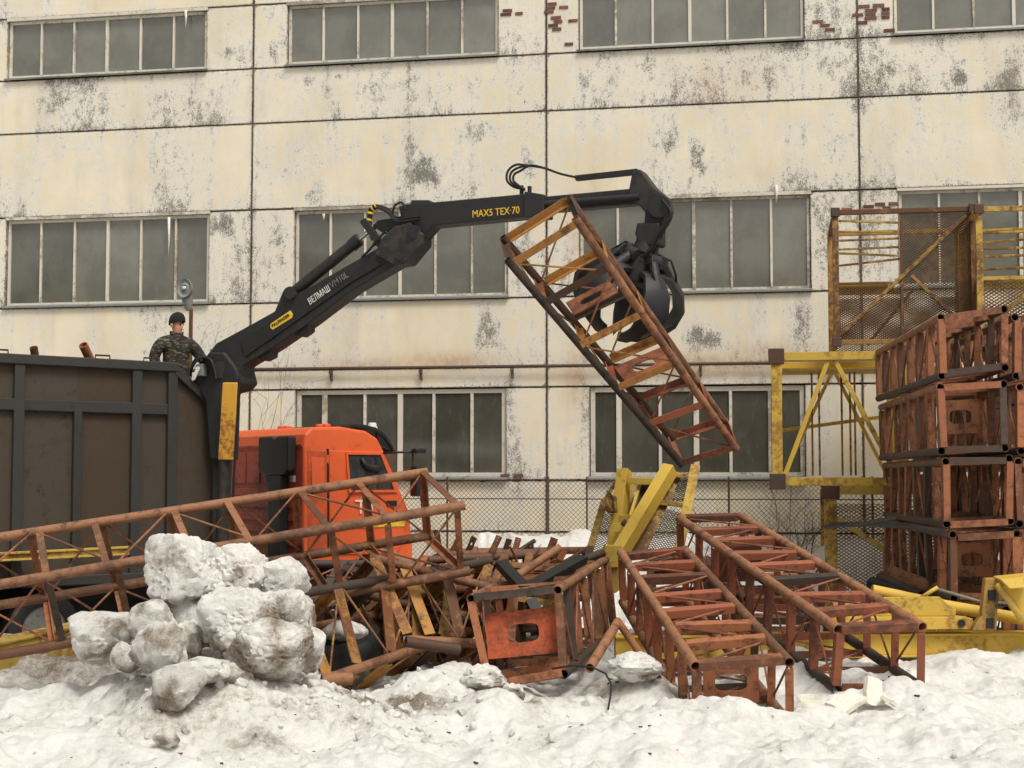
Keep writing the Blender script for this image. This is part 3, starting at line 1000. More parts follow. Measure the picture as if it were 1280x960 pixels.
def lettering(txt, origin, ex, ey, width, mat, parent, height=None, ext=.004, name='lettering'):
    cu = bpy.data.curves.new(name, 'FONT')
    cu.body = txt
    cu.size = 1
    cu.extrude = 0.0
    cu.materials.append(mat)
    o = bpy.data.objects.new(name, cu)
    COL.objects.link(o)
    bpy.context.view_layer.update()
    bb = [Vector(q) for q in o.bound_box]
    w = max(q.x for q in bb) - min(q.x for q in bb)
    hgt = max(q.y for q in bb) - min(q.y for q in bb)
    s = width / max(w, 1e-3)
    sy = (height / max(hgt, 1e-3)) if height else s
    cu.extrude = ext / s
    ez = ex.cross(ey).normalized()
    m = Matrix((ex * s, ey * sy, ez * s)).transposed().to_4x4()
    m.translation = origin - ex * (min(q.x for q in bb) * s) - ey * (min(q.y for q in bb) * sy) + ez * ext
    bpy.context.view_layer.update()
    me_ = bpy.data.meshes.new_from_object(o.evaluated_get(bpy.context.evaluated_depsgraph_get()))
    bpy.data.objects.remove(o)
    o = bpy.data.objects.new(name, me_)
    COL.objects.link(o)
    o.parent = parent
    o.matrix_basis = world_of(parent).inverted() @ m
    return o
lettering('T1', TC + th_ * .93 + tn_ * -.024 + Vector((0, 0, 2.06)), th_, Vector((0, 0, 1)), .34, M['white'], cab, .22)

# chassis, wheels
mm = MB().span((-7.2, .75, .85), (1.9, .95, 1.12)).span((-7.2, 1.55, .85), (1.9, 1.75, 1.12))
for x in (-6.9, -5, -3, -1.2, .5):
    mm.span((x, .96, .88), (x + .12, 1.54, 1.08))
mm.build('chassis', M['trim'], truck, local=True)
def wheel(x, y, r=.52, w=.3):
    ringp = [(-.5, .62), (-.5, .93), (-.42, 1), (.42, 1), (.5, .93), (.5, .62)]
    m = MB()
    N = 28
    for i in range(N):
        a = 2 * math.pi * i / N
        for q, s in ringp:
            m.v.append(Vector((x + math.cos(a) * r * s, y + q * w, r + math.sin(a) * r * s)))
    k = len(ringp)
    for i in range(N):
        for j in range(k - 1):
            a = i * k + j; b2 = ((i + 1) % N) * k + j
            m.f.append((a, a + 1, b2 + 1, b2))
    o = m.build('wheel', M['rubber'], truck, local=True, smooth=True, angle=40)
    MB().tube([(x, y - w * .42, r), (x, y + w * .42, r)], r * .63, 20).build('rim', M['sill'], o, local=True, smooth=True, angle=40)
for x in (1.35, -4.2, -5.6):
    for y in (.2, CW - .2):
        wheel(x, y)
MB().span((1.6, .05, .45), (2.25, CW - .05, 1.0)).build('bumper', M['cab'], truck, local=True, bevel=.05)
MB().span((-1.3, -.02, .5), (-.1, .6, 1.0)).build('fuel_tank', M['trim'], truck, local=True, bevel=.06)

# bin
BT = 4.34
box_ = part('cargo_bin')
MB().span((-7.2, 1.25, .15), (-2.0, 1.35, .84)).build('underbody_dark_sheet', M['trim'], truck, local=True)  # added dark sheet that keeps the gap under the bin dark
xF, xC, xR = -1.56, -2.33, -7.6
def bpanel(name, a, b, mat=M['binpanel'], bev=0):
    return MB().span(a, b).build(name, mat, box_, local=True, bevel=bev)
ribs = [-7.55, -6.55, -5.6, -4.66, -3.80, -2.90, -2.33]
for i in range(len(ribs) - 1):     # one plate between each pair of posts
    bpanel('side_plate', (ribs[i], .03, 1.25), (ribs[i + 1], .06, BT - .1))
MB().prism([(-2.33, .03, 1.25), (-2.33, .03, 4.22), (-1.60, .03, 3.66), (-1.60, .03, 1.25)], (0, .03, 0)).build('side_plate', M['binpanel'], box_, local=True)
for i, x in enumerate(ribs):
    w = .075 if i != 4 else .06
    top = 3.6 if i == 4 else BT - .14
    MB().span((x - w, -.05, 1.25), (x + w, .03, top)).build('post', M['binrib'], box_, local=True, bevel=.01)
bpanel('mid_rail', (xR, -.043, 3.56), (xC - .08, .03, 3.72), M['binrib'], .01)
bpanel('top_rail', (xR, -.07, BT - .14), (xC + .08, .09, BT), M['binrib'], .015)
bpanel('top_rail', (xR, CW - .09, BT - .14), (xC + .08, CW + .07, BT), M['binrib'], .015)
bpanel('bottom_rail', (xR, -.06, 1.12), (xF, .09, 1.26), M['binrib'], .015)
bpanel('end_post', (xF - .09, -.045, 1.27), (xF, .03, 3.66), M['binrib'], .01)
MB().prism([(-2.3, -.06, 4.30), (-2.3, -.06, 4.16), (-1.56, -.06, 3.58), (-1.50, -.06, 3.68)], (0, .12, 0)).build('slant_rail', M['binrib'], box_, local=True, bevel=.01)
bpanel('side_plate', (xR, CW - .06, 1.25), (xF, CW - .03, BT - .15))
bpanel('floor_plate', (xR, .06, 1.2), (xF, CW - .06, 1.26))
bpanel('front_plate', (xF - .72, .061, 1.261), (xF - .69, CW - .061, BT - .16))
bpanel('tail_plate', (xR, .061, 1.261), (xR + .03, CW - .061, BT - .16))
for px, py in ((130, 442), (190, 448), (2, 434)):
    x, z = TR(px, py)
    MB().tube([(x - .12, .02, BT - .02), (x - .12, .02, BT + .05), (x + .1, .02, BT + .05), (x + .1, .02, BT - .02)], .014, 6).build('hook', M['trim'], box_, local=True, smooth=True)

# ---- loader crane, measured in its own vertical plane
Bp = P(262, 460, 22.95)
Tp = P(820, 260, 20.3)
ce = Vector((Tp.x - Bp.x, Tp.y - Bp.y, 0)).normalized()
cn = Vector((ce.y, -ce.x, 0))
if cn.y > 0: cn = -cn       # towards the viewer side
UZ = Vector((0, 0, 1))
def CP(px, py, off=0.0):
    return hit(px, py, Bp + cn * off, cn)
def cprism(name, pts, o0, o1, mat, parent, bevel=0.0, m=None):
    q = [CP(a, b, o1) for a, b in pts]
    mm = (m or MB()).prism(q, cn * (o0 - o1))
    return mm.build(name, mat, parent, bevel=bevel)
def spline(q, n=6):
    """round off a run of points"""
    out = []
    for i in range(len(q) - 1):
        a = q[max(i - 1, 0)]; b = q[i]; c = q[i + 1]; d = q[min(i + 2, len(q) - 1)]
        for k in range(n):
            t = k / n
            out.append(.5 * (2 * b + (c - a) * t + (2 * a - 5 * b + 4 * c - d) * t * t + (3 * b - a - 3 * c + d) * t ** 3))
    return out + [q[-1]]
def ctube(name, pts, r, mat, parent, off=0.0, n=10, smooth=True):
    q = [CP(p[0], p[1], off) for p in pts]
    if 'hose' in name and len(q) > 2:
        q = spline(q)
    return MB().tube(q, r, n).build(name, mat, parent, smooth=smooth, angle=45)
col = part('crane_column')
lx = TR(266, 560, 1.0)[0]
MB().tube([truck.matrix_basis @ Vector((lx, 1.0, 1.1)), truck.matrix_basis @ Vector((lx, 1.0, 3.3))], .26, 16).build('pillar', M['black'], col, smooth=True, angle=40)
cprism('slew_housing', [(240, 476), (243, 462), (250, 452), (262, 440), (280, 440), (296, 462), (300, 478), (292, 487), (278, 490), (275, 575), (262, 575), (256, 500)], -.28, .24, M['black'], col, .03)
MB().box(truck.matrix_basis @ Vector((lx, 1.1, 1.25)), (.9, 1.8, .4), Matrix.Rotation(TA, 3, 'Z')).build('crane_base', M['black'], col, bevel=.03)
# controls and hoses by the operator
for k in range(5):
    ctube('control_hose', [(238, 470 - k * 2), (242 + k * 2, 452 - k), (252 + k * 3, 447 + k), (262 + k * 2, 462 + k * 3)], .018, M['rubber'], col, .26 + k * .03, 6)
cprism('valve_block', [(244, 470), (244, 456), (254, 454), (254, 470)], .25, .36, M['sill'], col, .01)
cprism('lever_guard', [(239, 474), (246, 458), (250, 460), (243, 475)], .37, .39, M['white'], col)
cprism('operator_platform', [(190, 560), (190, 552), (250, 552), (250, 560)], -1.1, -.45, M['black'], col, .02)
cprism('platform_bracket', [(212, 600), (212, 561), (250, 561), (250, 590)], -.95, -.6, M['black'], col, .02)
# outrigger leg
cprism('outrigger_sleeve', [(278, 478), (297, 478), (291, 575), (272, 575)], .34, .42, M['legyellow'], col, .015)
ctube('outrigger_cylinder', [(282, 570), (279, 640), (276, 760)], .1, M['black'], col, .3)
ctube('hydraulic_line', [(299, 470), (297, 520), (292, 600), (291, 650)], .02, M['rubber'], col, .4, 6)

boom = part('main_boom')
outline = [(248, 468), (252, 452), (270, 429), (298, 414), (343, 389), (354, 362), (362, 357), (369, 368), (395, 354), (440, 328), (470, 311), (480, 300), (500, 290), (520, 288), (528, 297), (527, 305),
           (507, 329), (495, 331), (440, 363), (386, 404), (339, 436), (304, 457), (301, 473), (276, 479), (258, 476)]
cprism('boom_beam', outline, -.17, .17, M['black'], boom, .02)
cprism('boom_side_plate', [(300, 425), (350, 395), (372, 380), (440, 340), (470, 325), (478, 330), (440, 352), (386, 390), (338, 424), (306, 446)], .171, .195, M['black'], boom, .006)
cprism('pin_lug', [(360, 415), (372, 402), (386, 400), (385, 414), (375, 421)], -.1, .12, M['black'], boom, .02)
cprism('pin_lug', [(318, 446), (328, 434), (340, 434), (338, 446), (328, 451)], -.1, .12, M['black'], boom, .02)
cprism('elbow_plate', [(468, 318), (478, 296), (492, 283), (512, 278), (528, 292), (527, 305), (508, 327), (490, 330)], .17, .24, M['black'], boom, .015)
for px, py, r in ((518, 290, .10), (362, 366, .09), (482, 316, .08), (276, 462, .13), (499, 320, .06)):
    MB().tube([CP(px, py, -.24), CP(px, py, .265)], r, 16).build('pivot_pin', M['black'], boom, smooth=True, angle=40)
cyl = ctube('lift_cylinder', [(364, 368), (447, 301)], .085, M['black'], boom, .0, 16)
ctube('cylinder_gland', [(440, 307), (449, 299)], .1, M['black'], boom, .0, 16)
ctube('piston_rod', [(446, 302), (476, 277)], .042, M['chrome'], boom, .0, 12)
for o in (-.14, .14):
    cprism('link_plate', [(449, 277), (456, 272), (480, 305), (474, 312)], o - .03, o + .03, M['black'], boom, .006)
cprism('link_plate', [(466, 283), (472, 275), (495, 272), (510, 270), (512, 280), (492, 284), (480, 292)], -.09, .09, M['black'], boom, .006)
def striped(pts, r, off, parent):
    q = [CP(a, b, off) for a, b in pts]
    fine = []
    for i in range(len(q) - 1):
        for k in range(5):
            fine.append(q[i].lerp(q[i + 1], k / 5))
    fine.append(q[-1])
    MB().tube(fine, r, 8).build('hose_sleeve', M['rubber'], parent, smooth=True)
    for i in range(1, len(fine) - 1, 3):
        MB().tube([fine[i], fine[i + 1]], r * 1.12, 8).build('hose_band', M['labelyellow'], parent, smooth=True, angle=40)
striped([(470, 306), (464, 292), (461, 276), (464, 262), (471, 257)], .04, .1, boom)
for k in range(3):
    ctube('hydraulic_hose', [(471, 257 + k), (486, 262 + k * 2), (494, 272 + k * 2), (508, 270 + k * 3), (524, 268 + k * 3)], .02, M['rubber'], boom, .12 + k * .05, 7)
ctube('hydraulic_hose', [(490, 272), (493, 258), (502, 253), (507, 262)], .016, M['rubber'], boom, .2, 7)
ctube('hydraulic_hose', [(452, 322), (462, 312), (472, 300), (482, 290), (484, 300), (478, 312)], .018, M['rubber'], boom, .22, 7)
def cdir(a, b):
    e = (CP(*b) - CP(*a)).normalized()
    return e, cn.cross(e).normalized()
e1, e2 = cdir((388, 381), (436, 347))
lettering('ВЕЛМАШ', CP(388, 381, .198), e1, e2, (CP(413, 363) - CP(388, 381)).length, M['white'], boom, .10)
lettering('VM10L', CP(415, 361, .198), e1, e2, (CP(436, 346) - CP(415, 361)).length, M['sill'], boom, .10)
cprism('name_label', [(338, 405), (363, 388), (366, 393), (365, 397), (341, 412), (338, 410)], .196, .204, M['labelyellow'], boom)
e1, e2 = cdir((341, 409), (364, 394))
lettering('PALFINGER', CP(341, 409, .206), e1, e2, (CP(363, 394) - CP(341, 409)).length * .96, M['trim'], boom, .045)
cprism('warning_label', [(266, 455), (277, 448), (278, 453), (267, 460)], .172, .18, M['labelyellow'], boom)
e1, e2 = cdir((267, 458), (277, 452))
lettering('PALFINGER', CP(267.5, 458, .182), e1, e2, .11, M['trim'], boom, .025)

ob = part('outer_boom')
cprism('outer_beam', [(498, 258), (509, 255), (538, 253), (658, 242), (674, 244), (675, 269), (656, 271), (540, 282), (528, 297), (505, 292)], -.15, .15, M['black'], ob, .015)
cprism('beam_collar', [(655, 239), (680, 243), (680, 270), (655, 272)], -.18, .18, M['black'], ob, .01)
cprism('extension', [(676, 246), (796, 235), (803, 254), (676, 265)], -.10, .10, M['black'], ob, .012)
ctube('extension_cylinder', [(680, 255), (800, 246)], .05, M['black'], ob, .13)
cprism('beam_head', [(784, 246), (790, 214), (800, 211), (816, 232), (833, 246), (836, 262), (828, 272), (812, 272), (800, 258)], -.14, .14, M['black'], ob, .02)
cprism('hose_guide', [(718, 219), (796, 210.5), (816, 237), (806, 240), (791, 218), (719, 225.5)], -.04, .05, M['black'], ob, .008)
for k in range(3):
    d = k * 4
    ctube('hydraulic_hose', [(722, 222), (700, 217), (680, 210), (660 + d * .4, 207), (645 + d * .6, 206 + d), (635 + d, 214 + d * .5), (634 + d, 226), (643 + d, 234), (656, 236 + k)], .017, M['rubber'], ob, -.06 + k * .05, 7)
ctube('hose_clamp', [(652, 232), (652, 243)], .03, M['black'], ob, 0)
ctube('hose_clamp', [(662, 233), (662, 243)], .03, M['black'], ob, 0)
cprism('top_cover', [(512, 256), (514, 250), (536, 250), (540, 255)], -.12, .12, M['black'], ob, .01)
e1, e2 = cdir((590, 270), (650, 264.5))
lettering('MAX5 TEX·70', CP(591, 272, .153), e1, e2, (CP(649, 266) - CP(591, 272)).length, M['labelyellow'], ob, .10)

# grapple
gr = part('grapple')
MB().tube([CP(824, 258, -.2), CP(824, 258, .2)], .15, 18).build('tip_pin', M['black'], gr, smooth=True, angle=40)
cprism('link', [(806, 262), (832, 262), (826, 290), (804, 288)], -.11, .11, M['black'], gr, .025)
cprism('link_cheek', [(796, 278), (824, 278), (824, 306), (800, 308), (793, 292)], -.16, .16, M['black'], gr, .025)
MB().tube([CP(811, 298, 0), CP(806, 316, 0)], [.15, .19], 18).build('rotator', M['black'], gr, smooth=True, angle=40)
hub = CP(805, 318, -.05)
ax = (ce * -.42 + UZ * -.9 + cn * -.12).normalized()
MB().tube([hub - ax * .05, hub + ax * .12, hub + ax * .34, hub + ax * .42], [.2, .28, .3, .2], 20).build('hub', M['black'], gr, smooth=True, angle=35)
sx = (cn - ax * cn.dot(ax)).normalized()
sy = ax.cross(sx)
for k in range(5):
    a = 2 * math.pi * k / 5 + .35
    rd = sx * math.cos(a) + sy * math.sin(a)
    tg = ax.cross(rd)
    claw = MB()
    prof_ = [(.24, .22, .15), (.46, .22, .20), (.66, .38, .25), (.75, .58, .27), (.72, .78, .24), (.58, .96, .18), (.36, 1.08, .10), (.14, 1.13, .03)]
    rings_ = []
    for i, (r0, a0, w0) in enumerate(prof_):
        b0 = prof_[min(i + 1, len(prof_) - 1)]
        c0 = prof_[max(i - 1, 0)]
        dr, da = b0[0] - c0[0], b0[1] - c0[1]
        ln = math.hypot(dr, da)
        nr, na = da / ln, -dr / ln
        for t, s in ((0.02, -1), (0.09, 0), (0.02, 1), (-.04, 1), (-.04, -1)):
            rings_.append(hub + rd * (r0 + nr * t) + ax * (a0 + na * t) + tg * (w0 * .80 * s))
    K = 5
    fcs = []
    for i in range(len(prof_) - 1):
        for j in range(K):
            fcs.append((i * K + j, i * K + (j + 1) % K, (i + 1) * K + (j + 1) % K, (i + 1) * K + j))
    fcs.append(tuple(range(K - 1, -1, -1)))
    fcs.append(tuple((len(prof_) - 1) * K + j for j in range(K)))
    claw.add(rings_, fcs)
    claw.build('claw', M['black'], gr, smooth=True, angle=38)
    b1 = hub + rd * .25 + ax * .02
    b2 = hub + rd * .62 + ax * .34
    MB().tube([b1, b1.lerp(b2, .62)], .07, 12).tube([b1.lerp(b2, .6), b2], .04, 10).build('claw_cylinder', M['black'], gr, smooth=True, angle=40)
    MB().tube([b1 - tg * .1, b1 + tg * .1], .09, 12).build('claw_knuckle', M['black'], gr, smooth=True, angle=40)
    MB().tube([hub + rd * .1 - ax * .06, hub + rd * .36 - ax * .05 + tg * .1, hub + rd * .5 + ax * .12 + tg * .1, b2], .016, 6).build('hydraulic_hose', M['rubber'], gr, smooth=True)
for k in range(3):
    ctube('hydraulic_hose', [(828, 250), (840 - k, 268), (828 - k * 3, 292), (820 - k * 4, 312), (810 - k * 5, 322)], .018, M['rubber'], gr, .1 + k * .06, 7)

# ------------------------------------------------------------------ operator
def skin_mesh(verts, edges, sub=2, root=0):
    me = bpy.data.meshes.new('skel')
    me.from_pydata([v[:3] for v in verts], edges, [])
    o = bpy.data.objects.new('skel', me)
    COL.objects.link(o)
    md = o.modifiers.new('skin', 'SKIN')
    md.use_smooth_shade = True
    lay = me.skin_vertices[0].data
    for i, v in enumerate(verts):
        r = v[3]
        lay[i].radius = r if isinstance(r, tuple) else (r, r)
        lay[i].use_root = (i == root)
    s = o.modifiers.new('sub', 'SUBSURF')
    s.levels = sub
    s.render_levels = sub
    dg = bpy.context.evaluated_depsgraph_get()
    out = bpy.data.meshes.new_from_object(o.evaluated_get(dg))
    bpy.data.objects.remove(o)
    out.polygons.foreach_set('use_smooth', [True] * len(out.polygons))
    return out

py0 = 23.1
hip = P(219, 471, py0)
K_ = 1.15
person = thing('person', 'person in camouflage jacket and black knit cap at the crane controls behind the bin', 'person', hip)
fx = Vector((.92, -.39, 0))          # facing right and a little towards the yard
sd = Vector((-.39, -.92, 0))         # his right side
# his shoulders nearly face the yard
cf = Vector((.58, -.81, 0)).normalized()
cr = Vector((-.81, -.58, 0)).normalized()   # his right (left in the photo)
def L_(r, f, u):
    return cr * r * K_ + cf * f * K_ + UZ * u * K_
sk = [
    (*L_(0, 0, 0), (.19, .16)),          # 0 pelvis
    (*L_(0, .01, .18), (.215, .17)),       # 1 waist
    (*L_(0, .02, .36), (.235, .18)),       # 2 chest
    (*L_(0, .01, .47), (.17, .135)),       # 3 upper chest
    (*L_(0, .03, .55), .062),             # 4 neck
    (*L_(0, .045, .62), (.075, .085)),       # 5 jaw
    (*L_(0, .03, .70), (.088, .10)),     # 6 head
    (*L_(0, .02, .77), (.075, .085)),     # 7 crown
    (*L_(.22, 0, .44), .105),             # 8 r shoulder
    (*L_(.31, .0, .22), .092),            # 9 r elbow
    (*L_(.22, .10, .06), .062),           # 10 r wrist
    (*L_(-.22, .02, .44), .105),          # 11 l shoulder
    (*L_(-.35, .06, .25), .088),         # 12 l elbow
    (*L_(-.45, .14, .12), .058),          # 13 l wrist
    (*L_(.10, .0, -.06), .12),           # 14 r hip
    (*L_(.12, -.05, -.42), .09),           # 15 r knee
    (*L_(.12, -.12, -.82), .06),          # 16 r ankle
    (*L_(-.10, .0, -.06), .12),
    (*L_(-.12, -.05, -.42), .09),
    (*L_(-.12, -.12, -.82), .06),
]
ed_ = [(0, 1), (1, 2), (2, 3), (3, 4), (4, 5), (5, 6), (6, 7), (3, 8), (8, 9), (9, 10), (3, 11), (11, 12), (12, 13), (0, 14), (14, 15), (15, 16), (0, 17), (17, 18), (18, 19)]
bm_ = skin_mesh(sk, ed_, 2)
# shape the face: nose, brow, chin towards the facing direction
hc = L_(0, .035, .68)
for v in bm_.vertices:
    d = v.co - hc
    if d.z > -.16 and d.length < .22:
        f = d.dot(fx); s_ = d.dot(sd)
        if f > .03:
            w = math.exp(-(s_ / .022) ** 2)
            v.co += fx * (.035 * w * math.exp(-((d.z + .02) / .03) ** 2))      # nose
            v.co += fx * (.014 * math.exp(-(s_ / .05) ** 2) * math.exp(-((d.z + .105) / .03) ** 2))   # chin
            for e_ in (-.035, .035):
                v.co -= fx * (.012 * math.exp(-((s_ - e_) / .02) ** 2) * math.exp(-((d.z - .015) / .018) ** 2))   # eye sockets
            v.co += fx * (.006 * math.exp(-(s_ / .03) ** 2) * math.exp(-((d.z + .065) / .012) ** 2))
bm_.materials.append(M['camo'])
bm_.materials.append(M['skin'])
zc = .555 * K_
for p_ in bm_.polygons:
    c = p_.center
    if c.z > zc and abs(c.dot(cr)) < .2 * K_:
        p_.material_index = 1
body = bpy.data.objects.new('body', bm_)
COL.objects.link(body)
body.parent = person
def onperson(m, name, mat, smooth=True):
    return m.build(name, mat, person, local=True, smooth=smooth, angle=60)
# cap
m = MB()
hx, hy = fx, sd
top = hc + UZ * .03
for i, (zz, rr_) in enumerate(((-.03, .120), (.0, .122), (.05, .117), (.09, .10), (.125, .07), (.145, .02))):
    for j in range(18):
        a = 2 * math.pi * j / 18
        tilt = -.028 * math.cos(a) * (1 - i / 6) * -1
        m.v.append(top + hx * math.cos(a) * rr_ * 1.05 + hy * math.sin(a) * rr_ + UZ * (zz + .03 + tilt))
for i in range(5):
    for j in range(18):
        m.f.append((i * 18 + j, i * 18 + (j + 1) % 18, (i + 1) * 18 + (j + 1) % 18, (i + 1) * 18 + j))
m.f.append(tuple(90 + j for j in range(18)))
onperson(m, 'knit_cap', M['beanie'])
for s_ in (-1, 1):
    onperson(MB().tube([hc + fx * .088 + sd * .036 * s_ + UZ * .014, hc + fx * .1 + sd * .036 * s_ + UZ * .014], .011, 8), 'eye', M['trim'])
    onperson(MB().tube([hc + sd * .095 * s_ - fx * .01 + UZ * .02, hc + sd * .112 * s_ - fx * .02 + UZ * .0, hc + sd * .1 * s_ - fx * .01 - UZ * .035], [.018, .024, .012], 8), 'ear', M['skin'])
onperson(MB().tube([hc + fx * .098 + sd * .028 - UZ * .068, hc + fx * .106 - UZ * .066, hc + fx * .098 - sd * .028 - UZ * .068], .006, 6), 'mouth', M['cab_dirt_shade'])
# collar
m = MB()
for i, (u, r0) in enumerate(((.5, .1), (.545, .088), (.585, .092))):
    for j in range(16):
        a = 2 * math.pi * j / 16
        m.v.append(L_(0, .03, u) + (cr * math.cos(a) + cf * math.sin(a)) * r0 * K_ + UZ * .02 * math.cos(a * 2))
for i in range(2):
    for j in range(16):
        m.f.append((i * 16 + j, i * 16 + (j + 1) % 16, (i + 1) * 16 + (j + 1) % 16, (i + 1) * 16 + j))
onperson(m, 'collar', M['camo'])
def hand(w, d, up, mat, name):
    """gloved hand: palm, four bent fingers and a thumb"""
    sdv = d.cross(up).normalized()
    V = [(*(w), .03), (*(w + d * .05), (.036, .02)), (*(w + d * .10), (.038, .018))]
    E = [(0, 1), (1, 2)]
    for k in range(4):
        b = w + d * .105 + sdv * (k - 1.5) * .021
        l = (.036, .042, .038, .03)[k]
        i = len(V)
        V += [(*b, .011), (*(b + d * l * .8 - up * .012), .0095), (*(b + d * l * .9 - up * .045), .008)]
        E += [(2, i), (i, i + 1), (i + 1, i + 2)]
    i = len(V)
    V += [(*(w + d * .045 + sdv * .042), .012), (*(w + d * .085 + sdv * .058 - up * .02), .0095)]
    E += [(1, i), (i, i + 1)]
    me_ = skin_mesh(V, E, 1)
    me_.materials.append(mat)
    o = bpy.data.objects.new(name, me_)
    COL.objects.link(o)
    o.parent = person
M['glove'] = plain('grey_work_glove', S(128, 126, 122), 0.9, 0, .2, 60, .3)
hand(L_(.21, .12, .06), (cf * .6 - UZ * .5 - cr * .3).normalized(), (UZ * .7 + cf * .5).normalized(), M['glove'], 'glove')
hand(L_(-.45, .15, .12), (cf * .6 - UZ * .55 - cr * .5).normalized(), (UZ * .8 + cf * .5).normalized(), M['glove'], 'glove')

# ------------------------------------------------------------------ small lamp on a pole behind him
lb = P(236, 600, 25.5)
lamp = thing('yard_lamp', 'small round lamp on a brown pole behind the man in the cap', 'lamp', (lb.x, lb.y, G(lb.x, lb.y)))
bar('pole', (lb.x, lb.y, 0), (lb.x, lb.y, P(236, 386, 25.5).z), 'rod', M['rustyellow'], .034, parent=lamp)
a_, b_ = P(236, 388, 25.5), P(233, 366, 25.5)
MB().tube([a_, a_.lerp(b_, .5), b_], [.045, .09, .10], 12).build('neck', M['sill'], lamp, smooth=True, angle=50)
c_ = P(232, 361, 25.45)
fd = Vector((-.25, -1, .1)).normalized()
rxx = Vector((1, 0, 0)); rxx = (rxx - fd * rxx.dot(fd)).normalized(); ryy = rxx.cross(fd) * -1
m = MB()
prof2 = [(.0, .02), (.05, .03), (.06, .05), (.11, .03), (.16, .06), (.165, .03), (.15, -.05), (.08, -.11), (0.0, -.13)]
for r0, d0 in prof2:
    for j in range(20):
        a = 2 * math.pi * j / 20
        m.v.append(c_ + rxx * math.cos(a) * max(r0, .002) * .8 + ryy * math.sin(a) * max(r0, .002) + fd * d0)
for i in range(len(prof2) - 1):
    for j in range(20):
        m.f.append((i * 20 + j, (i + 1) * 20 + j, (i + 1) * 20 + (j + 1) % 20, i * 20 + (j + 1) % 20))
m.build('reflector', M['sill'], lamp, smooth=True, angle=40)
MB().tube([c_ + fd * .02, c_ + fd * .075], [.04, .03], 10).build('bulb', M['white'], lamp, smooth=True)

# ------------------------------------------------------------------ lattice crane sections
def jit(v, s):
    return v + Vector((random.gauss(0, s), random.gauss(0, s), random.gauss(0, s)))

def section(label, near, far, nb, chord, batt, rod, plate=None, group=None, ext=.05, r=.052, name='crane_section', cat='crane section', plates=(), sides=('angle', 'angle', 'angle', 'angle'), bw=.11, bent=0.012, chords=None, floor_face=None, endframe=True, cut=(0, 1)):
    """four tubes joined by straps and thin rods; corners run 0-1 (upper face), 2-3 (lower face)"""
    near = [Vector(q) for q in near]
    far = [Vector(q) for q in far]
    c0 = sum(near, Vector()) / 4
    low = min(near + far, key=lambda q: q.z)
    root = thing(name, label, cat, (c0.x, c0.y, low.z), group=group)
    u = (sum(far, Vector()) / 4 - c0).normalized()
    cen = lambda t: (c0.lerp(sum(far, Vector()) / 4, t))
    pt = lambda i, t: near[i % 4].lerp(far[i % 4], t)
    for i in range(4):
        mt = chords[i] if chords else chord
        bar('chord', near[i] - u * ext, far[i] + u * ext, 'tube', mt, r, parent=root)
    bl = batt if isinstance(batt, list) else [batt]
    rl = rod if isinstance(rod, list) else [rod]
    for f in range(4):
        for k in range(nb + 1):
            t = k / nb
            if 0 < k < nb:
                t += random.uniform(-.1, .1) / nb
            a, b = pt(f, t), pt(f + 1, t)
            out = ((a + b) / 2 - cen(t)).normalized()
            d = (b - a).normalized()
            a2 = jit(a + d * r * .8, bent); b2 = jit(b - d * r * .8, bent)
            kd = sides[f]
            mt = bl[min(len(bl) - 1, int(t * len(bl)))] if len(bl) > 1 else bl[0]
            if random.random() < .12: mt = M['dark_tube']
            if kd == 'flat':
                bar('strap', a2 + out * .03, b2 + out * .03, 'flat', mt, bw, .012, out, root)
            elif kd == 'angle':
                bar('batten', a2 + out * .035, b2 + out * .035, 'angle', mt, bw, .085, out, root)
            elif kd == 'channel':
                bar('batten', a2 + out * .035, b2 + out * .035, 'channel', mt, bw, .05, out, root)
        for k in range(nb):
            t0, t1 = k / nb, (k + 1) / nb
            i, j = (f, f + 1) if k % 2 == 0 else (f + 1, f)
            a, b = pt(i, t0), pt(j, t1)
            out = ((pt(f, t0) + pt(f + 1, t1)) / 2 - cen(t0)).normalized()
            d = (b - a).normalized()
            bar('brace', jit(a + d * .06 + out * .015, .008), jit(b - d * .06 + out * .015, .008), 'rod', rl[k % len(rl)], .0125, parent=root)
    for t, size, mt in plates:     # stiffening plates with an oval hole across the section
        q = [pt(i, t) for i in range(4)]
        ex = (q[1] - q[0]).normalized()
        ey = (q[0] - q[3]); ey = (ey - ex * ey.dot(ex)).normalized()
        w = (q[1] - q[0]).length; h = (q[0] - q[3]).length
        cc = sum(q, Vector()) / 4 + ey * h * size[2]
        holed_plate('end_plate', cc, ex, ey, w * size[0], h * size[1], (w * .36, h * size[1] * .40), mt, root)
    return root

def box4(A, B, h, hint, FA, FB=None, w=None):
    """corner points of a section: near corners A,B, depth h towards hint, far corner FA (FB)"""
    A = Vector(A); B = Vector(B); FA = Vector(FA)
    u = (FA - A).normalized()
    v = (B - A); v = v - u * v.dot(u)
    n = u.cross(v).normalized()
    if n.dot(Vector(hint)) < 0: n = -n
    near = [A, B, B + n * h, A + n * h]
    FBp = Vector(FB) if FB is not None else FA + (B - A)
    vf = FBp - FA
    far = [FA, FBp, FBp + n * h, FA + n * h]
    return near, far

DOWN = Vector((0, 0, -1))
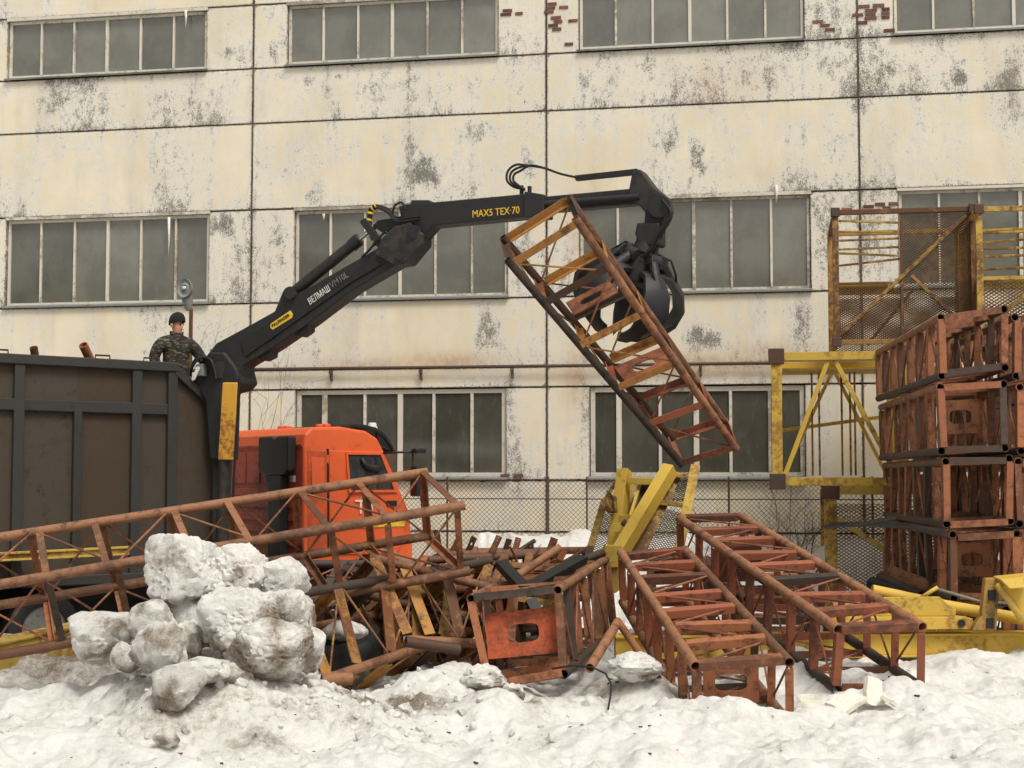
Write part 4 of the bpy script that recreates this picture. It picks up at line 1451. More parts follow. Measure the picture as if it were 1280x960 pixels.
# in the grapple
K1, K3, K2 = P(713, 250, 18.9), P(631, 300, 19.0), P(637, 328, 18.4)
K1f, K2f = P(911, 542, 20.5), P(850, 578, 20.1)
K3f = K2f + (K3 - K2) * .95
near = [K1, K3, K2, K1 + (K2 - K3)]
far = [K1f + (K3 - K2) * .5, K3f, K2f, K1f + (K2 - K3) * .5]
section('amber and red lattice section held tilted in the black grapple', near, far, 5, M['chord'], [M['amber'], M['amber'], M['amber'], M['red'], M['red']], [M['mustard'], M['orange']],
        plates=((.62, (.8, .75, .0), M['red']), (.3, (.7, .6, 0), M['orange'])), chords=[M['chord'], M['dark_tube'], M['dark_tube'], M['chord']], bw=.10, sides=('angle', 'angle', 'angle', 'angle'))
# long one on the left, rolled on its edge
A = P(-60, 741, 15.9); FA = P(572, 633, 16.9)
B = P(-60, 681, 16.75); FB = P(526, 591.5, 17.75)
near, far = box4(A, B, .86, DOWN + Vector((0, .3, 0)), FA, FB)
near2 = [q + (q - f) * .25 for q, f in zip(near, far)]
section('long orange brown lattice section lying before the truck cab and bin', near2, far, 9, M['chord'], [M['orange'], M['chord'], M['orange']], [M['orange'], M['chord']], r=.055, ext=.08, bw=.075, sides=('angle', 'angle', 'angle', 'angle'))
# mustard one in the middle, tipped over
A = P(370, 743, 16.2); FA = P(610, 702, 18.7)
D_ = P(408, 849, 15.7); FD = P(588, 788, 18.0)
n_ = ((FA - A).cross(D_ - A)).normalized()
if n_.y < 0: n_ = -n_
near = [A, A + n_ * .85, D_ + n_ * .85, D_]
far = [FA, FA + n_ * .85, FD + n_ * .85, FD]
section('mustard lattice section tipped over beside the tyre', near, far, 5, M['chord'], [M['mustard'], M['mustard'], M['rustyellow']], [M['rustyellow'], M['chord']], bw=.13, sides=('angle', 'angle', 'angle', 'angle'), chords=[M['dark_tube'], M['chord'], M['dark_tube'], M['chord']])
# brown one leaning on it
A = P(466, 697, 17.4); FA = P(640, 742, 17.9)
D_ = P(508, 800, 17.0); FD = P(640, 806, 17.4)
n_ = ((FA - A).cross(D_ - A)).normalized()
if n_.y < 0: n_ = -n_
section('crushed brown lattice section leaning between mustard section and orange plate', [A, A + n_ * .8, D_ + n_ * .8, D_], [FA, FA + n_ * .8, FD + n_ * .8, FD], 4, M['chord'], [M['mustard'], M['rustyellow'], M['orange']], [M['chord']], bw=.13, bent=.03, sides=('angle', 'angle', 'angle', 'angle'))
# the one with the bright orange plate, end on
A = P(590, 748, 16.9); B = P(698, 737, 16.8); FA = P(668, 706, 20.2); FB = P(757, 699, 20.0)
near, far = box4(A, B, .92, DOWN, FA, FB)
near[2] = P(706, 842, 16.6); near[3] = P(612, 857, 16.7)
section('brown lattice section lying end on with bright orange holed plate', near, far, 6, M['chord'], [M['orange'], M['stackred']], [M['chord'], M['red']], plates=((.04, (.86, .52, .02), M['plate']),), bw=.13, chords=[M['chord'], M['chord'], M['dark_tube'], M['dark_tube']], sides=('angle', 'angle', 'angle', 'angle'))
# front right pair
A = P(868, 831, 15.5); B = P(985, 826, 15.5); FA = P(777, 692, 19.6); FB = P(857, 688, 19.6)
near, far = box4(A, B, .66, DOWN, FA, FB)
section('red lattice section nearest the white foam with rusty plate in its end', near, far, 7, M['chord'], [M['orange'], M['red'], M['red']], [M['orange'], M['red']], plates=((.10, (.62, .7, -.05), M['orange']),), bw=.14, r=.055, sides=('angle', 'angle', 'angle', 'angle'))
A = P(1045, 785, 16.3); B = P(1150, 782, 16.3); FA = P(851, 649, 20.6); FB = P(927, 646, 20.6)
near, far = box4(A, B, .68, DOWN, FA, FB)
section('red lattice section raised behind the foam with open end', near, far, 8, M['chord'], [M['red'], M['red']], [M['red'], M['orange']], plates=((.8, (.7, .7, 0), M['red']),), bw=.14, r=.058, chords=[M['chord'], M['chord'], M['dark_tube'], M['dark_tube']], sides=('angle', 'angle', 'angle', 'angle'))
# ones buried under them
A = P(806, 768, 19.3); B = P(893, 766, 19.3); FA = P(815, 700, 22.4); FB = P(885, 700, 22.4)
near, far = box4(A, B, .6, DOWN, FA, FB)
section('dark red lattice section buried beneath the two red ones', near, far, 5, M['dark_tube'], [M['red'], M['stackred']], [M['red']], bw=.13, sides=('angle', 'angle', 'angle', 'angle'))
A = P(930, 750, 19.4); B = P(1020, 750, 19.4); FA = P(905, 695, 22.6); FB = P(985, 695, 22.6)
near, far = box4(A, B, .55, DOWN, FA, FB)
section('dark lattice section lying low under the raised red one', near, far, 4, M['dark_tube'], [M['stackred'], M['red']], [M['stackred']], bw=.13, sides=('angle', 'angle', 'angle', 'angle'))
# wreckage between truck and orange plate
A = P(500, 742, 18.4); B = P(540, 700, 19.4); FA = P(690, 728, 18.9); FB = P(690, 692, 19.9)
near, far = box4(A, B, .6, DOWN, FA, FB)
section('flattened brown lattice section in the scrap heap behind the orange plate', near, far, 5, M['chord'], [M['orange'], M['stackred']], [M['chord'], M['orange']], bw=.10, bent=.035, sides=('angle', 'angle', 'angle', 'angle'))
A = P(540, 712, 20.6); B = P(555, 690, 21.4); FA = P(735, 705, 20.9); FB = P(730, 688, 21.6)
near, far = box4(A, B, .7, DOWN, FA, FB)
section('bent rusty lattice section at the back of the scrap heap', near, far, 5, M['chord'], [M['orange'], M['dark_tube']], [M['chord']], bw=.10, bent=.04, sides=('angle', 'angle', 'angle', 'angle'))
A = P(250, 740, 18.4); B = P(300, 705, 19.4); FA = P(500, 745, 18.6); FB = P(520, 705, 19.6)
near, far = box4(A, B, .8, DOWN, FA, FB)
section('dark rusty lattice section under the long orange brown one', near, far, 5, M['dark_tube'], [M['stackred'], M['dark_tube']], [M['chord']], bw=.11, bent=.03, sides=('angle', 'angle', 'angle', 'angle'))

A = P(455, 770, 18.2); B = P(500, 735, 18.9); FA = P(610, 775, 17.9); FB = P(640, 738, 18.7)
near, far = box4(A, B, .55, DOWN, FA, FB)
section('dark crushed lattice section at the bottom of the scrap heap', near, far, 5, M['dark_tube'], [M['rustyellow'], M['stackred']], [M['chord'], M['orange']], bw=.10, bent=.04)
A = P(395, 770, 18.6); B = P(440, 725, 19.4); FA = P(520, 760, 19.4); FB = P(550, 722, 20.2)
near, far = box4(A, B, .55, DOWN, FA, FB)
section('dark brown lattice section behind the tipped mustard one', near, far, 5, M['dark_tube'], [M['stackred'], M['rustyellow']], [M['chord']], bw=.10, bent=.03)
# the stack on the right: four high, two columns
zlev = [(397, 470), (484, 564), (577, 655), (668, 748), (760, 836)]
nms = ['topmost', 'second from the top', 'third from the top', 'fourth from the top', 'lowest']
for c in range(2):
    for k, (t0, t1) in enumerate(zlev):
        Yn, Yf = 19.1, 24.4
        z1 = P(1177, t0, Yn).z; z0 = P(1177, t1, Yn).z
        xn = P(1180, 500, Yn).x + c * .95 + random.uniform(-.09, .09)
        dxs = (.52 + random.uniform(-.05, .05))
        w = .79
        tilt = .10 if k == 0 else random.uniform(-.04, .05)
        near = [Vector((xn, Yn, z1)), Vector((xn + w, Yn - .02, z1 + tilt)), Vector((xn + w, Yn - .02, z0 + tilt)), Vector((xn, Yn, z0))]
        far = [q + Vector((dxs, Yf - Yn, 0)) for q in near]
        lab = ('brown red lattice section, %s in the tall stack beside the yellow tower' % nms[k]) if c == 0 else ('brown red lattice section, %s of the column at the stack\'s far right' % nms[k])
        section(lab, near, far, 7, M['dark_tube'] if k % 2 else M['chord'], [M['orange'], M['stackred'], M['stackred']], [M['orange'], M['stackred']], group='crane sections stacked at the right',
                plates=((.14, (.62, .55, .05), M['stackred']),) if (k + c) % 2 else ((.55, (.7, .6, 0), M['stackred']),), bw=.12, chords=[M['chord'], M['dark_tube'], M['dark_tube'], M['dark_tube']], sides=('angle', 'angle', 'angle', 'angle'))
# ------------------------------------------------------------------ yellow tower cubes with expanded metal
def cube_tower(label, p0, p1, Y0, depth, faces, mat, leg=.09, brace=(), meshmat=M['meshmetal'], angle=-.17):
    """square frame from lower left p0 to upper right p1 (photo bearings at distance Y0)"""
    a = P(p0[0], p0[1], Y0); b = P(p1[0], p1[1], Y0)
    W = b.x - a.x; Hh = b.z - a.z
    root = thing('tower_section', label, 'tower section', a)
    ex = Vector((math.cos(angle), math.sin(angle), 0)); ey = Vector((-math.sin(angle), math.cos(angle), 0))
    def q(x, y, z):
        return a + ex * x * W + ey * y * depth + UZ * z * Hh
    def sq(nm, p, r, s=leg, m=mat):
        d = (r - p).normalized()
        x = (ex if abs(d.dot(ex)) < .7 else UZ); x = (x - d * x.dot(d)).normalized(); y = d.cross(x)
        mm = MB()
        vs = []
        for e in (p, r):
            for i, j in ((-1, -1), (1, -1), (1, 1), (-1, 1)):
                vs.append(e + x * i * s / 2 + y * j * s / 2)
        mm.add(vs, [(3, 2, 1, 0), (4, 5, 6, 7), (0, 1, 5, 4), (1, 2, 6, 5), (2, 3, 7, 6), (3, 0, 4, 7)])
        return mm.build(nm, m, root, bevel=.006)
    for x in (0, 1):
        for y in (0, 1):
            sq('leg', q(x, y, 0), q(x, y, 1))
    for z in (0, 1):
        for y in (0, 1):
            sq('rail', q(0, y, z) + ex * leg * .55, q(1, y, z) - ex * leg * .55, leg * .8)
        for x in (0, 1):
            sq('rail', q(x, 0, z) + ey * leg * .55, q(x, 1, z) - ey * leg * .55, leg * .8)
    for x in (0, 1):
        for z in (0, 1):
            m = MB().box(q(x, 0, z) - ey * leg * .55, (leg * 1.5, .05, leg * 1.5)).build('corner_joint', M['dark_tube'], root, bevel=.01)
    for p, r, s in brace:
        sq('brace', q(*p), q(*r), s)
    for (o, x1, y1, cw, ch) in faces:      # expanded metal sheets
        o_ = q(*o); e1 = q(*x1) - o_; e2 = q(*y1) - o_
        nn_ = e1.cross(e2).normalized()
        s_ = lattice(MB(), o_, e1.normalized(), e2.normalized(), e1.length, e2.length, cw, ch, .0085, nn_).build('expanded_metal_sheet', meshmat, root)
        s_['kind'] = 'stuff'
    return root, q, sq

CWm, CHm = .066, .040
t1, q1, s1 = cube_tower('rusty yellow mesh sided tower section on top of the yellow frame tower', (1046, 428), (1210, 266), 24.8, 2.2,
    [((.47, 0.01, .0), (.98, .01, 0), (.47, .01, 1), CWm, CHm), ((.02, .01, .02), (.47, .01, .02), (.02, .01, .42), CWm, CHm), ((.02, .98, .02), (.98, .98, .02), (.02, .98, .45), CWm, CHm), ((.99, .02, 0), (.99, .98, 0), (.99, .02, 1), CWm, CHm)],
    M['rustyellow'], .10, [((.02, -.01, .05), (.95, -.01, .95), .06), ((.55, -.01, .5), (.95, -.01, .08), .05), ((.48, 0, 0), (.48, 0, 1), .05), ((0, 0, .45), (.48, 0, .45), .04), ((.25, .5, .02), (.6, .5, .45), .05)])
for z in (.62, .68, .74, .80, .86, .93):
    s1('rung', q1(.03, .02 + random.random() * .1, z + random.uniform(-.02, .02)), q1(.48, .0 + random.random() * .3, z + .02), .035, M['oldyellow'])
MB().prism([q1(.02, .2, .46), q1(.38, .2, .46), q1(.55, .8, .46), q1(.02, .8, .46)], UZ * .03).build('deck_plate', M['oldyellow'], t1)
t2, q2, s2 = cube_tower('yellow mesh sided tower section cut by the photo\'s right edge', (1226, 420), (1395, 262), 23.6, 2.2,
    [((.02, .01, .02), (.98, .01, .02), (.02, .01, .42), .085, .055), ((.02, .98, .02), (.98, .98, .02), (.02, .98, .5), .085, .055)], M['oldyellow'], .10, [((.02, -.01, .05), (.95, -.01, .9), .06), ((0, 0, .45), (1, 0, .45), .05)])
for z in (.6, .68, .76, .84, .92):
    s2('rung', q2(.03, .3 + random.random() * .4, z), q2(.97, .3 + random.random() * .4, z + .01), .04, M['oldyellow'])
MB().prism([q2(.02, .1, .47), q2(.9, .1, .47), q2(.9, .8, .47), q2(.02, .8, .47)], UZ * .03).build('deck_plate', M['oldyellow'], t2)
t3, q3, s3 = cube_tower('yellow frame tower section with crossed braces carrying the mesh sided one', (972, 602), (1122, 446), 24.7, 2.1, [], M['yellow'], .17,
    [((.06, 0, .05), (.42, 0, .97), .075), ((.47, 0, .97), (.95, 0, .05), .075), ((.06, 1, .05), (.5, 1, .97), .06), ((.5, 1, .97), (.95, 1, .05), .06), ((0, .5, .42), (1, .9, .56), .06), ((1, .05, .05), (1, .95, .95), .06), ((0, .05, .95), (0, .95, .05), .06)])
MB().prism([q3(.05, .1, .9), q3(.95, .1, .9), q3(.95, .95, .92), q3(.05, .95, .92)], UZ * .03).build('deck_plate', M['oldyellow'], t3)
for x in (.3, .36, .55, .62, .66):
    bar('rod', q3(x, .6, .05), q3(x, .6, .92), 'rod', M['rustyellow'], .018, parent=t3)
t4, q4, s4 = cube_tower('lowest dull yellow tower section with mesh wall under the frame', (1040, 790), (1180, 612), 25.0, 2.0,
    [((.02, .01, .0), (.98, .01, 0), (.02, .01, .9), .085, .055)], M['oldyellow'], .2, [((.05, 0, .8), (.9, 0, .35), .08), ((.05, .9, .35), (.9, .9, .85), .06), ((0.5, .1, 0), (.5, .1, 1), .05)])
MB().span(q4(-.05, -.05, 0) - Vector((0, 0, .2)), q4(1.1, 1.05, 0) - Vector((0, 0, .11))).build('foot_frame', M['dark_tube'], t4)
# pier of two black cross beams carrying the second tower section
for k, dy in enumerate((.2, 1.8)):
    pa = q2(-.05, 0, 0) + Vector((0, dy, -.05)); pb = q2(1.05, 0, 0) + Vector((0, dy, -.05))
    o = MB().span((pa.x, pa.y - .08, pa.z - .18), (pb.x, pa.y + .08, pa.z - .005)).build('support_beam', M['dark_tube'], None, bevel=.01)
    tag(o, 'dark beam laid across the lattice stack under the right yellow section', 'beam', 'beams under the yellow section')

# ------------------------------------------------------------------ yellow machine frame leaning behind the heap
mf = thing('machine_frame', 'bright yellow tapered machine frame with mesh walkways standing behind the heap', 'machine frame', P(770, 722, 21.5))
def Y3(px, py, y=21.6):
    return P(px, py, y)
def plank(nm, a, b, wx, wy, mat, wdir=Vector((1, 0, 0))):
    d = (b - a).normalized()
    x = (wdir - d * wdir.dot(d)).normalized()
    y = d.cross(x)
    vs = []
    for e in (a, b):
        for i, j in ((-1, -1), (1, -1), (1, 1), (-1, 1)):
            vs.append(e + x * i * wx / 2 + y * j * wy / 2)
    return MB().add(vs, [(3, 2, 1, 0), (4, 5, 6, 7), (0, 1, 5, 4), (1, 2, 6, 5), (2, 3, 7, 6), (3, 0, 4, 7)]).build(nm, mat, mf, bevel=.008)
plank('side_beam', Y3(775, 690, 21.2), Y3(838, 586, 21.9), .17, .22, M['yellow'], Vector((.88, -.47, 0)))
plank('side_beam', Y3(768, 690, 21.9), Y3(781, 588, 22.3), .17, .2, M['yellow'], Vector((.88, -.47, 0)))
plank('outer_rail', Y3(846, 700, 21.3), Y3(869, 584, 22.0), .14, .16, M['yellow'])
plank('outer_rail', Y3(736, 692, 21.8), Y3(756, 625, 22.2), .10, .10, M['oldyellow'])
plank('outer_rail', Y3(752, 630, 22.2), Y3(772, 600, 22.4), .05, .06, M['oldyellow'])
plank('cross_bar', Y3(770, 668, 21.6), Y3(786, 668, 21.5), .1, .10, M['yellow'], UZ)
plank('inner_strut', Y3(788, 646, 21.8), Y3(800, 606, 22.2), .05, .10, M['yellow'])
plank('cross_bar', Y3(838, 594, 22.0), Y3(864, 595, 21.9), .06, .1, M['oldyellow'], UZ)
plank('cross_bar', Y3(786, 601, 22.1), Y3(822, 602, 22.0), .1, .10, M['yellow'], UZ)
plank('cross_bar', Y3(774, 648, 21.7), Y3(798, 647, 21.6), .1, .10, M['yellow'], UZ)
plank('cross_bar', Y3(821, 628, 21.8), Y3(856, 631, 21.7), .07, .1, M['oldyellow'], UZ)
plank('inner_beam', Y3(800, 640, 22.2), Y3(816, 604, 22.5), .09, .2, M['oldyellow'])
MB().prism([Y3(838, 588, 22.05), Y3(853, 592, 22.05), Y3(806, 694, 21.45), Y3(780, 694, 21.45)], Vector((0, .05, 0))).build('side_web', M['oldyellow'], mf)
MB().prism([Y3(781, 590, 22.4), Y3(794, 604, 22.4), Y3(787, 690, 22.0), Y3(768, 690, 22.0)], Vector((0, .05, 0))).build('side_web', M['oldyellow'], mf)
MB().prism([Y3(756, 682, 21.1), Y3(780, 682, 21.1), Y3(774, 709, 21.1), Y3(752, 710, 21.1)], Vector((0, .3, 0))).build('foot_plate', M['yellow'], mf, bevel=.01)
MB().prism([Y3(752, 710, 21.2), Y3(774, 709, 21.2), Y3(779, 735, 21.2), Y3(768, 742, 21.2), Y3(756, 730, 21.2)], Vector((0, .22, 0))).build('foot_lug', M['rustyellow'], mf, bevel=.01)
def sheet(nm, o, a, b, mat):
    ey = (b - o); h = ey.length; ey.normalize()
    ex = (a - o); ex = ex - ey * ex.dot(ey); w = ex.length; ex.normalize()
    nn_ = ex.cross(ey)
    if nn_.y > 0: nn_ = -nn_
    m = None
    s_ = lattice(MB(), o, ex, ey, w, h, .055, .04, .0075, nn_).build(nm, mat, mf)
    s_['kind'] = 'stuff'
    return m
for o, a, b in ((Y3(792, 694, 21.6), Y3(843, 694, 21.5), Y3(821, 632, 22.0)), (Y3(823, 626, 22.05), Y3(856, 626, 21.9), Y3(837, 588, 22.3)), (Y3(736, 696, 21.9), Y3(757, 696, 21.8), Y3(752, 640, 22.2))):
    sheet('walkway_mesh', o, a, b, M['greymesh'])
MB().tube([Y3(765, 640, 21.7), Y3(758, 628, 21.7), Y3(760, 615, 21.8), Y3(768, 622, 21.8), Y3(770, 640, 21.7)], .03, 7).build('motor_coil', M['rustyellow'], mf, smooth=True)
MB().tube([Y3(794, 648, 22.0), Y3(795, 630, 22.1), Y3(803, 612, 22.2), Y3(808, 602, 22.2)], .07, 10).build('rubber_hose', M['rubber'], mf, smooth=True)
MB().box(Y3(764, 630, 21.9), (.16, .2, .26)).build('winch_motor', M['oldyellow'], mf, bevel=.04)
MB().tube([Y3(778, 652, 21.5), Y3(792, 662, 21.5), Y3(797, 672, 21.5)], .05, 8).build('bent_bracket', M['darkpost'], mf, smooth=True)

# ------------------------------------------------------------------ yellow beams lying in the snow
def lying_beam(label, a, b, w, h, mat, name='yellow_beam'):
    d = (b - a); L = d.length; d.normalize()
    root = thing(name, label, 'beam', a)
    side = Vector((-d.y, d.x, 0)).normalized(); upd = d.cross(side) * -1
    if upd.z < 0: upd = -upd
    def blk(nm, o0, o1, s0, s1):
        vs = []
        for e in (a, b):
            for o_, s_ in ((o0, s0), (o1, s0), (o1, s1), (o0, s1)):
                vs.append(e + upd * o_ + side * s_)
        MB().add(vs, [(3, 2, 1, 0), (4, 5, 6, 7), (0, 1, 5, 4), (1, 2, 6, 5), (2, 3, 7, 6), (3, 0, 4, 7)]).build(nm, mat, root, bevel=.006)
    blk('web', .03, h - .03, .03, w - .03)
    blk('flange', h - .03, h, 0, w)
    blk('flange', 0, .03, 0, w)
    return root
lying_beam('straight yellow beam lying in snow at the right below the stack', P(770, 812, 18.45) + Vector((0, 0, -.12)), P(1420, 807, 18.45) + Vector((0, 0, -.12)), .36, .28, M['yellow'])
lying_beam('dull yellow beam under the long section at the left', P(-80, 842, 16.9) + Vector((0, 0, -.28)), P(150, 797, 19.2) + Vector((0, 0, -.2)), .35, .46, M['oldyellow'])
lying_beam('thin yellow beam lying behind the long section beside the truck', P(-80, 706, 20.6), P(160, 694, 20.9), .2, .12, M['oldyellow'])
# jib heel on the beam
jh = thing('jib_heel', 'yellow jib heel plate with pivot hole lying on the straight yellow beam', 'jib heel', P(1130, 790, 18.4))
hp = [(1040, 748), (1070, 747), (1175, 746), (1185, 756), (1195, 762), (1195, 770), (1040, 770)]
lp = [(1040, 771), (1195, 771), (1216, 773), (1219, 787), (1040, 787)]
MB().prism([P(a, b, 18.42) for a, b in hp], Vector((0, .06, 0))).build('side_plate', M['yellow'], jh, bevel=.006)
MB().prism([P(a, b, 18.36) for a, b in lp], Vector((0, .3, 0))).build('lower_box', M['yellow'], jh, bevel=.008)
MB().tube([P(1202, 779, 18.33), P(1202, 779, 18.38)], .045, 14).build('pivot_hole', M['trim'], jh, smooth=True, angle=40)
MB().tube([P(1090, 738, 18.75), P(1180, 757, 18.75), P(1290, 776, 18.75)], .075, 12).build('cylinder', M['yellow'], jh, smooth=True, angle=40)
MB().tube([P(1150, 748, 18.6), P(1172, 734, 18.6)], .025, 8).build('handle', M['yellow'], jh, smooth=True)
MB().tube([P(1170, 736, 18.8), P(1225, 752, 18.8), P(1290, 756, 18.8)], .02, 8).build('thin_rod', M['sill'], jh, smooth=True)
jb = thing('jib_bracket', 'upright brown yellow bracket with two square holes at the right end', 'bracket', P(1235, 788, 18.2))
bp = [(1232, 723), (1251, 722), (1247, 765), (1246, 788), (1216, 788), (1219, 780), (1227, 769)]
MB().prism([P(a, b, 18.25) for a, b in bp], Vector((0, .12, 0))).build('bracket_plate', M['rustyellow'], jb, bevel=.01)
for px, py in ((1240, 744), (1238, 779)):
    MB().box(P(px, py, 18.24), (.09, .03, .12)).build('square_hole', M['trim'], jb)
MB().prism([P(1246, 728, 18.2), P(1262, 724, 18.2), P(1300, 735, 18.2), P(1300, 800, 18.2), P(1280, 778, 18.2), P(1266, 750, 18.2)], Vector((0, .25, 0))).build('bent_plate', M['yellow'], jb, bevel=.02)
MB().prism([P(1250, 724, 18.05), P(1290, 720, 18.05), P(1290, 734, 17.95), P(1262, 736, 17.95)], Vector((0, .3, .02))).build('fold', M['yellow'], jb, bevel=.015)
MB().tube([P(1246, 730, 18.12), P(1262, 752, 18.12), P(1285, 786, 18.12)], .04, 8).build('rib', M['oldyellow'], jb, smooth=True)

# ------------------------------------------------------------------ loose scrap
def loose(name, label, cat, pts, r, mat, n=10, hollow=False, group=None):
    q = [Vector(p) for p in pts]
    if hollow:
        o = bar(name, q[0], q[-1], 'tube', mat, r)
    else:
        o = MB().tube(q, r, n).build(name, mat, None, smooth=True, angle=50)
    return tag(o, label, cat, group)
ba = thing('bent_beam', 'black bent angle beam lying on the scrap heap behind the orange plate', 'beam', P(655, 733, 17.6))
for a, b, off in ((P(626, 700, 18.2), P(657, 733, 17.3), 0), (P(655, 734, 17.3), P(729, 694, 18.6), .004)):
    d = (b - a).normalized()
    bar('flange', a, b, 'angle', M['rubber'], .13, .10, Vector((0, -.5, .85)), ba)
bar('flange', P(664, 748, 17.2), P(690, 800, 16.9), 'angle', M['rubber'], .13, .08, Vector((.3, -.9, .3)), ba)
loose('steel_pipe', 'grimy pipe end sticking out of the snow beside the orange plate section', 'pipe', [P(737, 835, 16.2), P(772, 778, 18.0)], .055, M['chord'], hollow=True)
loose('steel_pipe', 'dark pipe leaning left of the nearest red section', 'pipe', [P(772, 776, 18.0), P(822, 848, 16.4)], .045, M['stackred'], hollow=True)
loose('steel_pipe', 'short dark pipe lying before the mustard section, end towards the wreck', 'pipe', [P(507, 802, 16.4), P(574, 812, 16.6)], .06, M['dark_tube'], hollow=True)
loose('steel_pipe', 'rusty pipe lying in snow under the mustard section', 'pipe', [P(402, 850, 15.5), P(440, 848, 15.6)], .065, M['chord'], hollow=True)
rq = random.Random(5)
scrap = [((560, 693), (680, 690), .045, 'chord'), ((585, 707), (700, 712), .04, 'orange'), ((600, 720), (668, 676), .03, 'dark_tube'), ((640, 724), (700, 684), .05, 'chord'), ((520, 716), (600, 690), .04, 'chord'), ((690, 716), (756, 690), .05, 'dark_tube'),
         ((556, 745), (640, 722), .05, 'chord'), ((700, 745), (640, 700), .03, 'rustyellow')]
for k, (a, b, r, mt) in enumerate(scrap):
    y0 = 18.6 + rq.random() * 1.4
    loose('steel_pipe', 'rusty pipe tangled in the scrap heap behind the orange plate', 'pipe', [P(*a, y0), P(*b, y0 + rq.uniform(-.2, .8))], r, M[mt], hollow=True, group='rusty pipes tangled in the heap')
for k, (a, b) in enumerate((((610, 700), (624, 670)), ((628, 700), (637, 674)), ((640, 700), (648, 672)), ((682, 700), (692, 672)), ((664, 712), (663, 680)), ((700, 700), (706, 688)), ((704, 705), (690, 690)), ((552, 705), (546, 664)), ((560, 700), (575, 672)))):
    y0 = 19.6 + rq.random() * .8
    o = bar('steel_strap', P(*a, y0), P(*b, y0), 'flat' if k % 2 == 0 else 'angle', M[('stackred', 'dark_tube', 'orange')[k % 3]], .09, .012 if k % 2 == 0 else .05, (rq.uniform(-1, 1), -1, .2))
    tag(o, 'broken rusty strap sticking up from the scrap heap against the snow', 'strap', 'broken straps sticking up')
for k in range(58):
    px = rq.uniform(430, 715); py = rq.uniform(702, 790); y0 = rq.uniform(18.2, 20.4) + max(0, 750 - py) * .01
    p = P(px, py, y0)
    d = Vector((rq.gauss(0, 1), rq.gauss(0, .5), rq.gauss(0, .35))).normalized() * rq.uniform(.5, 1.4)
    kind = rq.choice(['flat', 'angle', 'angle', 'rod', 'rod', 'rod'])
    mt = M[rq.choice(['stackred', 'dark_tube', 'orange', 'chord', 'rustyellow', 'dark_tube'])]
    if kind == 'rod':
        o = bar('steel_rod', p - d / 2, p + d / 2, 'rod', mt, .014)
        tag(o, 'thin loose rusty rod lying in the scrap heap', 'rod', 'thin rods in the scrap heap')
    else:
        o = bar('steel_strap', p - d / 2, p + d / 2, kind, mt, .08, .012 if kind == 'flat' else .06, (rq.gauss(0, 1), -1, rq.random()))
        tag(o, 'loose rusty steel strap lying in the scrap heap', 'strap', 'loose straps in the scrap heap')
# dark pipes by the stack
for k, (a, b, y0, y1, mt) in enumerate((((1100, 722), (1150, 746), 20.9, 20.3, 'dark_tube'), ((1112, 714), (1196, 745), 21.2, 20.4, 'chord'), ((1088, 728), (1140, 748), 20.8, 20.3, 'rubber'))):
    loose('steel_pipe', ['dark pipe lying behind the raised red section, middle of three', 'rusty brown pipe lying at the foot of the stack', 'black pipe lying behind the raised red section, lowest of three'][k], 'pipe', [P(*a, y0), P(*b, y1)], .085, M[mt], hollow=True)
loose('cable', 'black cable slung from the yellow tower leg to the stack, upper one', 'cable', [P(1028, 659, 24.4), P(1060, 656, 23.4), P(1085, 653, 21.8), P(1112, 648, 20.4), P(1122, 648, 19.9)], .026, M['rubber'], 8)
loose('cable', 'grey black cable slung to the stack, lower one', 'cable', [P(1040, 656, 24.3), P(1090, 655, 22.4), P(1140, 658, 20.2), P(1178, 666, 18.1)], .04, M['rubber'], 8)
loose('wire', 'thin black wire arching out of the snow beside the orange plate', 'wire', [P(690, 836, 16.2), P(715, 832, 16.1), P(740, 834, 16.0), P(757, 842, 15.9), P(764, 855, 15.8), P(763, 870, 15.7), P(760, 887, 15.6)], .011, M['rubber'], 6)
loose('steel_pipe', 'orange rusty pipe end sticking out of the bin, nearer the man', 'pipe', [P(104, 431, 22.8), P(122, 470, 23.2)], .07, M['orange'], hollow=True)
loose('steel_pipe', 'rusty pipe end sticking out of the bin, farther from the man', 'pipe', [P(42, 434, 22.4), P(48, 470, 22.6)], .06, M['orange'], hollow=True)

# tyre with snow in it
ty = P(428, 808, 17.0)
tyre = thing('tyre', 'black tyre half buried in snow under the mustard section', 'tyre', ty)
prof3 = [(.24, -.11), (.36, -.14), (.44, -.12), (.47, -.06), (.47, .06), (.44, .12), (.36, .14), (.24, .11), (.22, 0)]
m = MB()
rt = Matrix.Rotation(R(14), 3, 'X') @ Matrix.Rotation(R(-8), 3, 'Y')
for i in range(36):
    a = 2 * math.pi * i / 36
    for r0, z0 in prof3:
        m.v.append(ty + rt @ Vector((math.cos(a) * r0, math.sin(a) * r0, z0)))
k = len(prof3)
for i in range(36):
    for j in range(k):
        m.f.append((i * k + j, ((i + 1) % 36) * k + j, ((i + 1) % 36) * k + (j + 1) % k, i * k + (j + 1) % k))
m.build('tread', M['rubber'], tyre, smooth=True, angle=35)

